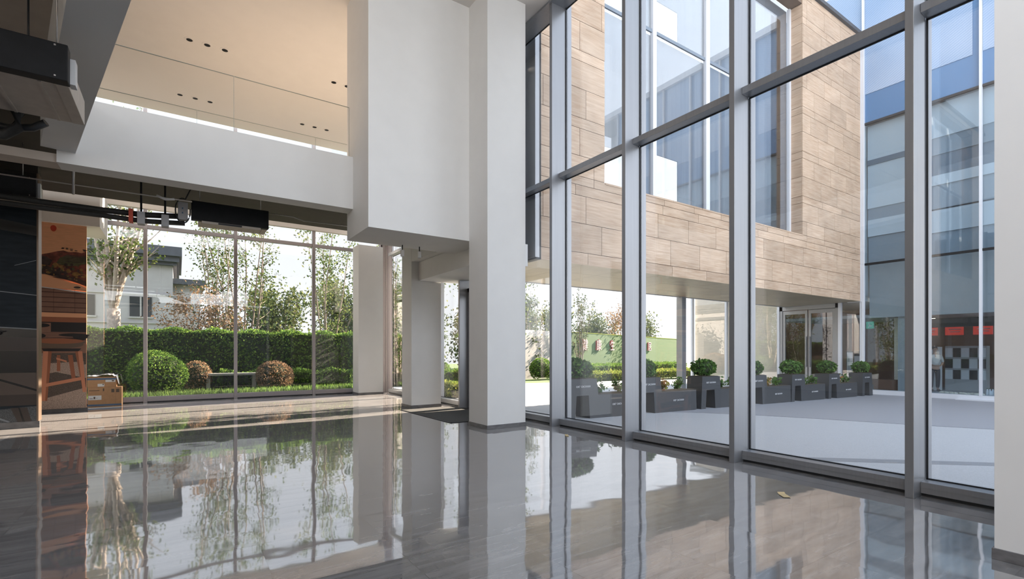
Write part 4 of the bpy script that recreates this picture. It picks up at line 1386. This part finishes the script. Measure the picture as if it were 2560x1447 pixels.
def tree(name, label, loc, height, stems, lean, crown, n, leaf, mat, bark, seed, r0=.05, trunk=0.0, rt=.14, low=.35, group=None, cat='tree', gauss=.16, side=7):
    """multi stemmed or single trunk tree: stems with side branches, leaves along the branches"""
    t = thing(name, label, cat, loc, group=group)
    r = random.Random(seed)
    rg = np.random.default_rng(seed)
    m = MB()
    tips = []
    if trunk > 0:
        m.tube([(0, 0, -.1), (.02, .01, trunk * .5), (0, .0, trunk)], [rt * 1.15, rt, rt * .95], 9)
    for k in range(stems):
        az = 2 * math.pi * (k + r.uniform(-.3, .3)) / stems
        ln = lean * r.uniform(.5, 1.2)
        p = Vector((.04 * math.cos(az), .04 * math.sin(az), trunk if trunk > 0 else -.05))
        d = Vector((math.cos(az) * ln, math.sin(az) * ln, 1)).normalized()
        H_ = (height - max(trunk, 0)) * r.uniform(.78, 1.05)
        pts, rads = [p.copy()], [r0]
        seg = 7
        for i in range(seg):
            d = (d + Vector((r.uniform(-.09, .09), r.uniform(-.09, .09), .06))).normalized()
            p = p + d * (H_ / seg)
            pts.append(p.copy()); rads.append(r0 * (1 - .85 * (i + 1) / seg))
        m.tube(pts, rads, 6, cap=False)
        for q in range(side):
            f = r.uniform(low, 1.0)
            j = min(int(f * seg), seg - 1)
            bp = pts[j].lerp(pts[j + 1], f * seg - j)
            ba = r.uniform(0, 6.28)
            bl = crown * r.uniform(.4, 1.0) * (1.15 - f * .6)
            bd = Vector((math.cos(ba), math.sin(ba), r.uniform(.3, 1.0))).normalized()
            e = bp + bd * bl + Vector((0, 0, bl * .2))
            mid = bp.lerp(e, .5) - Vector((0, 0, bl * .05))
            m.tube([bp, mid, e], [rads[j] * .5 + .004, rads[j] * .35 + .003, .003], 5, cap=False)
            tips.append((bp, mid, e))
        tips.append((pts[-3], pts[-2], pts[-1]))
    m.obj('branches', bark, t)
    T = np.array([[tuple(a), tuple(b), tuple(c)] for a, b, c in tips])
    idx = rg.integers(0, len(T), n)
    f = rg.beta(1.6, 1.0, n)[:, None]
    P = np.where(f < .5, T[idx, 0] * (1 - f * 2) + T[idx, 1] * f * 2, T[idx, 1] * (2 - f * 2) + T[idx, 2] * (f * 2 - 1))
    P = P + rg.normal(size=(n, 3)) * gauss
    leaf_mesh('foliage', P, leaf, leaf * .6, mat, t, seed)
    return t

def plant_low(name, label, loc, n, h, spread, mat, seed, leaf=.12, group=None, cat='plant'):
    t = thing(name, label, cat, loc, group=group)
    r = random.Random(seed)
    m = MB(); pts = []
    for k in range(n):
        a, l = r.uniform(0, 6.28), r.uniform(.3, 1) * spread
        e = Vector((math.cos(a) * l, math.sin(a) * l * .7, h * r.uniform(.5, 1)))
        mid = Vector((e.x * .35, e.y * .35, e.z * .65))
        m.tube([(0, 0, 0), mid, e], [.006, .005, .002], 5, cap=False)
        for q in range(7):
            f = r.uniform(.3, 1)
            pts.append(tuple(Vector((0, 0, 0)).lerp(e, f) + Vector((r.gauss(0, .04), r.gauss(0, .04), r.gauss(0, .03)))))
    m.obj('stems', BARK, t)
    leaf_mesh('foliage', np.array(pts), leaf, leaf * .5, mat, t, seed)
    return t

# ------------------------------------------------------------------ plants in the planters
TALLN = ['the first planter from the left', 'the second planter, by the orange reflection', 'the third planter, before the beige wall', 'the fourth planter, right of the wide mullion',
         'the fifth planter, before the double door', 'the sixth planter, right of the door', 'the last planter, by the glass building']
for k, x in enumerate(PX):
    gz = ground_z(x + 1.0)
    bush('boxwood_shrub', 'round boxwood in the raised part of %s' % TALLN[k], (x + .43, 8.08, gz + .85), (.47, .27, .23), 520, .10, LEAF_P, 40 + k, 'boxwoods in the planters')
    if k < 6:
        plant_low('leafy_plant', 'small yellowish plant in the low part of %s' % TALLN[k], (x + 1.12, 8.06, gz + .50), 11, .30, .20, LEAF_O if k % 2 else LEAF_P, 60 + k, .10, 'plants in the low planter parts')
        plant_low('trailing_plant', 'darker plant low at the right end of %s' % TALLN[k], (x + 1.72, 8.06, gz + .50), 14, .30, .24, LEAF_P, 80 + k, .11, 'plants in the low planter parts')

# ------------------------------------------------------------------ garden behind the back windows
hedge('clipped_hedge', 'long clipped green hedge behind the back windows, tall as a person', -4.5, 8.6, 20.5, 21.3, -.03, 2.2, 30000, .085, LEAF_H, 1)
bush('round_bush', 'large round clipped green bush close outside the back windows on the left', (-.50, 19.0, -.03), (.86, .80, .76), 5200, .075, LEAF_H, 2, 'round bushes outside the back windows')
bush('round_bush', 'smaller round bush with reddish leaf tips outside the second back window', (2.80, 19.2, -.03), (.66, .62, .62), 3400, .07, LEAF_B, 3, 'round bushes outside the back windows')
bush('round_bush', 'low reddish bush peeking out right behind the large round green bush', (.55, 20.0, -.03), (.5, .4, .62), 1800, .07, LEAF_B, 4, 'round bushes outside the back windows')
hedge('low_hedge', 'low dark green hedge row in front of the tall clipped hedge', 1.2, 5.8, 19.95, 20.35, -.03, .75, 5000, .07, LEAF_H, 5)
rg = np.random.default_rng(9)
G = np.stack([rg.uniform(-2.4, 6.0, 9000), rg.uniform(17.35, 18.9, 9000), np.full(9000, -.03)], 1)
o = leaf_mesh('ground_cover', G, .24, .03, LEAF_G, None, 9, blade=True)
tag(o, 'bright green grassy ground cover just outside the back windows', 'grass', kind='stuff')
t = thing('garden_bench', 'long low pale stone bench between the round bushes', 'bench', (1.55, 19.9, -.03))
MB().box(-.85, .85, -.18, .18, .62, .70, .01).obj('seat_slab', CONC, t)
for xx in (-.7, .7): box('leg', xx - .06, xx + .06, -.14, .14, 0, .62, CONC, t)

tree('big_garden_tree', 'large tree with one thick trunk forking into many pale stems, behind the leftmost window', (-1.85, 21.9, 0), 9.5, 9, .26, 1.5, 3000, .13, LEAF_T, BARKP, 21, r0=.085, trunk=2.9, rt=.20, low=.15, side=9)
tree('birch_clump', 'slim many stemmed tree in the middle of the second back window', (1.35, 22.6, 0), 7.6, 7, .16, 1.0, 2600, .10, LEAF_T, BARKP, 22, r0=.045, low=.2, side=9)
tree('birch_clump', 'tall sparse tree leaning right in the third back window', (2.35, 22.8, 0), 8.6, 6, .22, 1.1, 2300, .10, LEAF_T, BARK, 23, r0=.05, low=.25, side=9)
tree('birch_clump', 'slim tree at the right end of the third back window, near the cream column', (5.6, 22.9, 0), 7.8, 6, .16, 1.0, 2400, .11, LEAF_T, BARK, 24, r0=.045, low=.25, side=9)
tree('brown_shrub', 'bushy shrub with brownish leaves above the hedge in the second back window', (.75, 22.0, 0), 3.7, 10, .42, .8, 4200, .09, LEAF_B, BARK, 25, r0=.03, low=.3, side=7, cat='shrub')
tree('dark_tree', 'broad dense dark green tree beyond the hedge right of the white pole', (9.6, 34.0, -.1), 6.4, 9, .40, 1.9, 8000, .21, LEAF_D, BARK, 26, r0=.09, low=.2, gauss=.42, side=8)
tree('dark_tree', 'dense mid green tree beyond the hedge left of the white pole', (4.6, 31.0, -.1), 5.0, 9, .36, 1.5, 6500, .18, LEAF_D, BARK, 27, r0=.08, low=.15, gauss=.36, side=8)
tree('dark_tree', 'dense green tree beyond the hedge behind the cream column', (12.8, 33.0, -.1), 6.0, 9, .36, 1.7, 7000, .2, LEAF_D, BARK, 28, r0=.08, low=.15, gauss=.40, side=8)
t = thing('utility_pole', 'pale concrete utility pole rising behind the hedge in the third back window', 'pole', (7.08, 40.0, -.1))
MB().tube([(0, 0, 0), (0, 0, 5.9)], [.19, .13], 12).obj('shaft', HOUSEW, t)
MB().box(-.55, .55, -.04, .04, 5.2, 5.3).obj('cross_arm', CONC, t)
MB().lathe([(.05, 5.3), (.07, 5.4), (.03, 5.55)], (.42, 0, 0), 8).lathe([(.05, 5.3), (.07, 5.4), (.03, 5.55)], (-.42, 0, 0), 8).obj('insulator', ROOF, t)

# pale house with a dark roof
t = thing('pale_house', 'pale grey house with a flat dark roof edge behind the big garden tree', 'house', (-2.4, 28.0, 0))
box('wall', -4.5, 2.2, 0, 6, 0, 5.5, HOUSEW, t)
box('side_wing', 2.2, 3.3, .4, 6, 0, 4.6, HOUSEW, t)
MB().box(-4.7, 2.45, -.4, 6.2, 5.55, 5.80).box(-4.8, 2.55, -.55, 6.3, 5.80, 6.22).box(-4.6, 2.35, -.25, 6.1, 5.40, 5.55).obj('roof', ROOF, t)
box('wing_roof', 2.1, 3.5, .1, 6.2, 4.6, 4.85, ROOF, t)
for z in (1.3, 2.7, 4.0):
    box('cornice', -4.55, 2.25, -.06, 0, z, z + .06, CONC, t)
for xx in (-3.4, -1.4, .6):
    w = box('window', xx, xx + .8, -.04, .0, 3.0, 3.9, DARKWIN, t)
    MB().box(xx - .06, xx + .86, -.07, -.03, 2.93, 3.0).box(xx + .37, xx + .43, -.06, -.03, 3.0, 3.9).obj('window_frame', CONC, w)

# ------------------------------------------------------------------ garden right of the entrance and beyond the passage
hedge('low_hedge', 'bright low hedge just outside the entrance glass', 6.75, 8.6, 13.6, 14.4, -.03, .48, 3000, .07, LEAF_Y, 31)
hedge('low_hedge', 'medium green hedge row behind the bright low hedge by the entrance', 7.0, 10.4, 16.2, 16.9, -.05, .78, 4500, .075, LEAF_H, 32)
bush('round_bush', 'dark rounded shrub in front of the grey wall, seen through the entrance glass', (9.2, 20.0, -.05), (.95, .8, .65), 3000, .08, LEAF_H, 33)
tree('young_tree', 'leafy young tree outside the entrance glass', (8.0, 17.9, -.05), 4.6, 6, .20, .8, 3200, .10, LEAF_T, BARK, 34, r0=.035, low=.12, gauss=.2, side=9)
tree('young_tree', 'dense young tree added unseen behind the tall white column to shade the entrance', (7.7, 12.5, -.02), 4.6, 6, .14, .55, 3600, .10, LEAF_T, BARK, 35, r0=.035, low=.05, gauss=.2, side=9)  # added tree, hidden by the column, to keep sun off the hall floor
tree('young_tree', 'thin pale tree beside the corner post of the back glazing', (7.7, 20.0, -.03), 6.0, 6, .16, .8, 1800, .11, LEAF_T, BARKP, 36, r0=.04, low=.1, side=9)
bush('round_bush', 'big round bush with brownish leaves beyond the passage, left of the green wall', (13.3, 21.2, -.12), (1.05, 1.0, .78), 4200, .085, LEAF_B, 37)
bush('round_bush', 'dark green rounded shrub in front of the green wall at its left end', (17.2, 22.6, -.15), (.8, .7, .62), 2200, .09, LEAF_H, 38)
hedge('flower_bed', 'clipped yellow green hedge bed in front of the green wall, front row', 17.2, 30.0, 20.2, 21.4, -.2, .30, 9000, .085, LEAF_Y, 39, rz=R(3))
hedge('flower_bed', 'duller clipped hedge bed just behind the yellow green front row', 18.6, 33.0, 23.2, 25.0, -.25, .62, 9000, .095, LEAF_H, 40, rz=R(10))
tree('slender_tree', 'slender leafy tree left of the green wall, seen in the first bay', (14.6, 23.4, -.12), 5.6, 6, .15, .7, 1700, .12, LEAF_D, BARKP, 41, r0=.045, low=.2, gauss=.14, side=8)
tree('slender_tree', 'slender tree at the left end of the green wall', (17.6, 24.0, -.15), 5.7, 6, .16, .75, 1900, .13, LEAF_D, BARKP, 42, r0=.045, low=.2, gauss=.14, side=8)
tree('slender_tree', 'nearly bare slender tree in front of the green wall between the red characters', (22.3, 25.0, -.25), 6.2, 8, .15, .7, 900, .12, LEAF_D, BARK, 43, r0=.04, low=.3, gauss=.10, side=8)
tree('slender_tree', 'slender tree with reddish leaves beyond the wall, behind the orange reflection', (30.5, 29.0, -.3), 6.2, 8, .28, 1.4, 2600, .14, LEAF_B, BARK, 44, r0=.05, low=.2, gauss=.25, side=8)
for k, (x, y, lab) in enumerate(((22.5, 40, 'leftmost of the far tree line above the green wall'), (30, 44, 'second tree of the far tree line above the green wall'), (37.5, 46, 'third of the far tree line above the green wall'), (45, 47, 'fourth tree of the far tree line, partly behind the orange reflection'), (54, 48, 'rightmost tree of the far tree line, near the free standing column'), (15, 36, 'hazy one left of the green wall, seen beside the tall column'))):
    tree('distant_tree', 'distant tree, ' + lab, (x, y, -.3), 5.6 + .5 * (k % 3), 8, .34, 2.0, 4200, .30, LEAF_D, BARK, 50 + k, r0=.1, low=.1, gauss=.55, side=8, group='distant tree line')

# green wall with red characters
gd = Vector((.937, .349, 0))
gw = thing('green_wall', 'long artificial turf wall beyond the passage, topped with a pale edge', 'wall', (21.13, 25.0, -.45), math.atan2(gd.y, gd.x))
box('turf_face', -1.9, 24, 0, .2, 0, 3.17, TURF, gw)
box('top_edge', -1.9, 24, -.02, .22, 3.17, 3.215, LEAF_Y, gw)
t = thing('grey_wall', 'plain grey wall continuing left of the turf wall', 'wall', (21.13 - gd.x * 1.95, 25.0 - gd.y * 1.95, -.45), math.atan2(gd.y, gd.x))
box('wall_face', -6.5, 0, .0, .25, 0, 3.15, CONC, t)
def on_wall(px):
    u = (px - 1280) / 1240.0
    s, c = math.sin(R(33.95)), math.cos(R(33.95))
    k = (c * u + s) / (c - s * u)
    return (k * 25.0 - 21.13) / (gd.x - k * gd.y)
for ch, px, lab in (('\u5065', 1459, 'first'), ('\u5eb7', 1494, 'second'), ('\u751f', 1528, 'third'), ('\u5c45', 1621, 'last, in shade')):
    s_ = on_wall(px)
    p = Vector((21.13, 25.0, 0)) + gd * s_
    t = thing('red_character', 'red raised character on the green wall, %s from the left' % lab, 'sign letter', (p.x, p.y, 1.85), math.atan2(gd.y, gd.x), 'red characters on the green wall')
    text_mesh('letter_body', ch, .86, [REDL], t, Matrix.Translation((0, -.07, 0)) @ Matrix.Rotation(R(90), 4, 'X'), .065)
    text_mesh('letter_face', ch, .86, [REDE], t, Matrix.Translation((0, -.137, 0)) @ Matrix.Rotation(R(90), 4, 'X'), .002)

# ================================================================== PEOPLE INSIDE THE GLASS BUILDING
def skin_mesh(name, verts, edges, radii, mat, parent, root=0, sub=1):
    me = bpy.data.meshes.new(name)
    me.from_pydata([tuple(v) for v in verts], edges, [])
    o = link_mesh(name, me, mat, parent)
    o.modifiers.new('skin', 'SKIN')
    for i, r_ in enumerate(radii):
        me.skin_vertices[0].data[i].radius = r_ if isinstance(r_, tuple) else (r_, r_)
        me.skin_vertices[0].data[i].use_root = (i == root)
    o.modifiers.new('sub', 'SUBSURF').levels = sub
    o.modifiers['sub'].render_levels = sub
    for p in me.polygons: p.use_smooth = True
    # bake the modifiers so that every copy and count sees the real surface
    dg = bpy.context.evaluated_depsgraph_get()
    bpy.context.view_layer.update()
    dg = bpy.context.evaluated_depsgraph_get()
    bm_ = bpy.data.meshes.new_from_object(o.evaluated_get(dg))
    o.modifiers.clear()
    o.data = bm_
    for p in bm_.polygons: p.use_smooth = True
    if not bm_.materials: bm_.materials.append(mat)
    return o

def person(label, loc, rz, shirt, elbow_out=.16):
    t = thing('person', label, 'person', loc, rz)
    V, E_, Rd = [], [], []
    def v(p, r_, par=None):
        V.append(p); Rd.append(r_)
        if par is not None: E_.append((par, len(V) - 1))
        return len(V) - 1
    hip = v((0, 0, .92), (.15, .11))
    wst = v((0, 0, 1.08), (.125, .095), hip)
    ch = v((0, -.01, 1.28), (.155, .105), wst)
    nk0 = v((0, 0, 1.42), (.07, .06), ch)
    nk1 = v((0, -.01, 1.50), (.05, .05), nk0)
    hd0 = v((0, -.02, 1.57), (.068, .08), nk1)
    hd1 = v((0, -.02, 1.65), (.075, .092), hd0)
    v((0, -.01, 1.72), (.05, .06), hd1)
    hands = []
    for s in (-1, 1):
        sh = v((s * .18, 0, 1.37), (.055, .055), ch)
        el = v((s * (.20 + elbow_out * .4), .03, 1.10), (.042, .042), sh)
        wr = v((s * .11, -.22, 1.00), (.028, .025), el)
        pm = v((s * .06, -.28, .98), (.036, .02), wr)
        for f in range(4):
            a = v((s * (.045 - .012 * f), -.325, .995 - .014 * f), .010, pm)
            v((s * (.015 - .012 * f), -.345, .98 - .014 * f), .008, a)
        th = v((s * .07, -.315, 1.01), .011, pm)
        v((s * .045, -.335, 1.02), .008, th)
        lg = v((s * .09, 0, .80), (.085, .085), hip)
        kn = v((s * .10, -.01, .48), (.06, .06), lg)
        an = v((s * .10, .02, .09), (.042, .042), kn)
        v((s * .11, -.13, .04), (.045, .03), an)
    skin_mesh('body', V, E_, Rd, SKIN, t)
    # shirt and trousers
    V, E_, Rd = [], [], []
    a = v((0, 0, .95), (.165, .125)); b = v((0, 0, 1.10), (.145, .115), a); c = v((0, -.01, 1.28), (.172, .122), b); v((0, 0, 1.41), (.085, .075), c)
    for s in (-1, 1):
        sh = v((s * .185, 0, 1.37), (.07, .07), c); v((s * (.20 + elbow_out * .4), .03, 1.10), (.055, .055), sh)
    skin_mesh('shirt', V, E_, Rd, shirt, t)
    V, E_, Rd = [], [], []
    a = v((0, 0, .96), (.16, .12))
    for s in (-1, 1):
        l1 = v((s * .09, 0, .80), (.098, .098), a); l2 = v((s * .10, -.01, .48), (.078, .078), l1); v((s * .10, .02, .12), (.065, .065), l2)
    skin_mesh('trousers', V, E_, Rd, TROUS, t)
    hm = MB().blob((0, .015, 1.68), (.088, .102, .085), 3, .02, 1)
    hm.obj('hair', HAIR, t)
    f = MB()
    f.blob((-.03, -.108, 1.645), (.010, .006, .006), 1).blob((.03, -.108, 1.645), (.010, .006, .006), 1)
    f.obj('eyes', HAIR, t)
    MB().blob((0, -.12, 1.62), (.011, .016, .018), 2).obj('nose', SKIN, t)
    MB().blob((0, -.105, 1.582), (.022, .008, .006), 2).obj('mouth', REDE, t)
    MB().blob((-.083, 0, 1.63), (.012, .022, .032), 2).blob((.083, 0, 1.63), (.012, .022, .032), 2).obj('ears', SKIN, t)
    for s in (-1, 1):
        MB().blob((s * .105, -.05, .045), (.05, .13, .045), 2).obj('shoe', BLACKM, t)
    return t
person('person in a white shirt standing with hands together inside the glass building', (24.2, 24.2 * .2795, GZ + .12), R(-55), SHIRT)
person('person in dark clothes reaching out, almost hidden behind a wide mullion', (24.0, 24.0 * .303, GZ + .12), R(-110), TROUS)

# stones and bottles along the glass inside
def cluster(name, label, cat, group, n, x, y0, y1, builder, seed):
    r = random.Random(seed)
    proto = None
    for k in range(n):
        y = y0 + (y1 - y0) * (k + .5) / n + r.uniform(-.02, .02)
        lab = label
        if proto is None:
            proto = builder(); o = proto
            tag(o, lab, cat, group)
            o.location = (x + r.uniform(-.1, .1), y, GZ + .12); o.rotation_euler = (0, 0, r.uniform(0, 6))
        else:
            copy_tree(proto, (x + r.uniform(-.1, .1), y, GZ + .12), lab, group, r.uniform(0, 6))
def pebble(): return MB().blob((0, 0, .055), (.085, .07, .055), 2, .08, 3).obj('pebble', BEIGEW)
def bottle():
    e_ = thing('bottle', 'x', 'bottle')
    MB().lathe([(.04, 0), (.045, .02), (.045, .17), (.02, .22), (.018, .26)], seg=10).obj('bottle_body', PANEL_C, e_)
    MB().lathe([(.02, .255), (.02, .28)], seg=8).obj('cap', TURF, e_)
    return e_
cluster('pebble', 'pale pebble in the row along the window of the glass building', 'stone', 'pebbles inside the glass building', 14, 22.75, 5.05, 6.2, pebble, 5)
cluster('bottle', 'pale green capped bottle in the row behind the right glass of the building', 'bottle', 'bottles inside the glass building', 7, 22.95, 4.55, 5.0, bottle, 6)
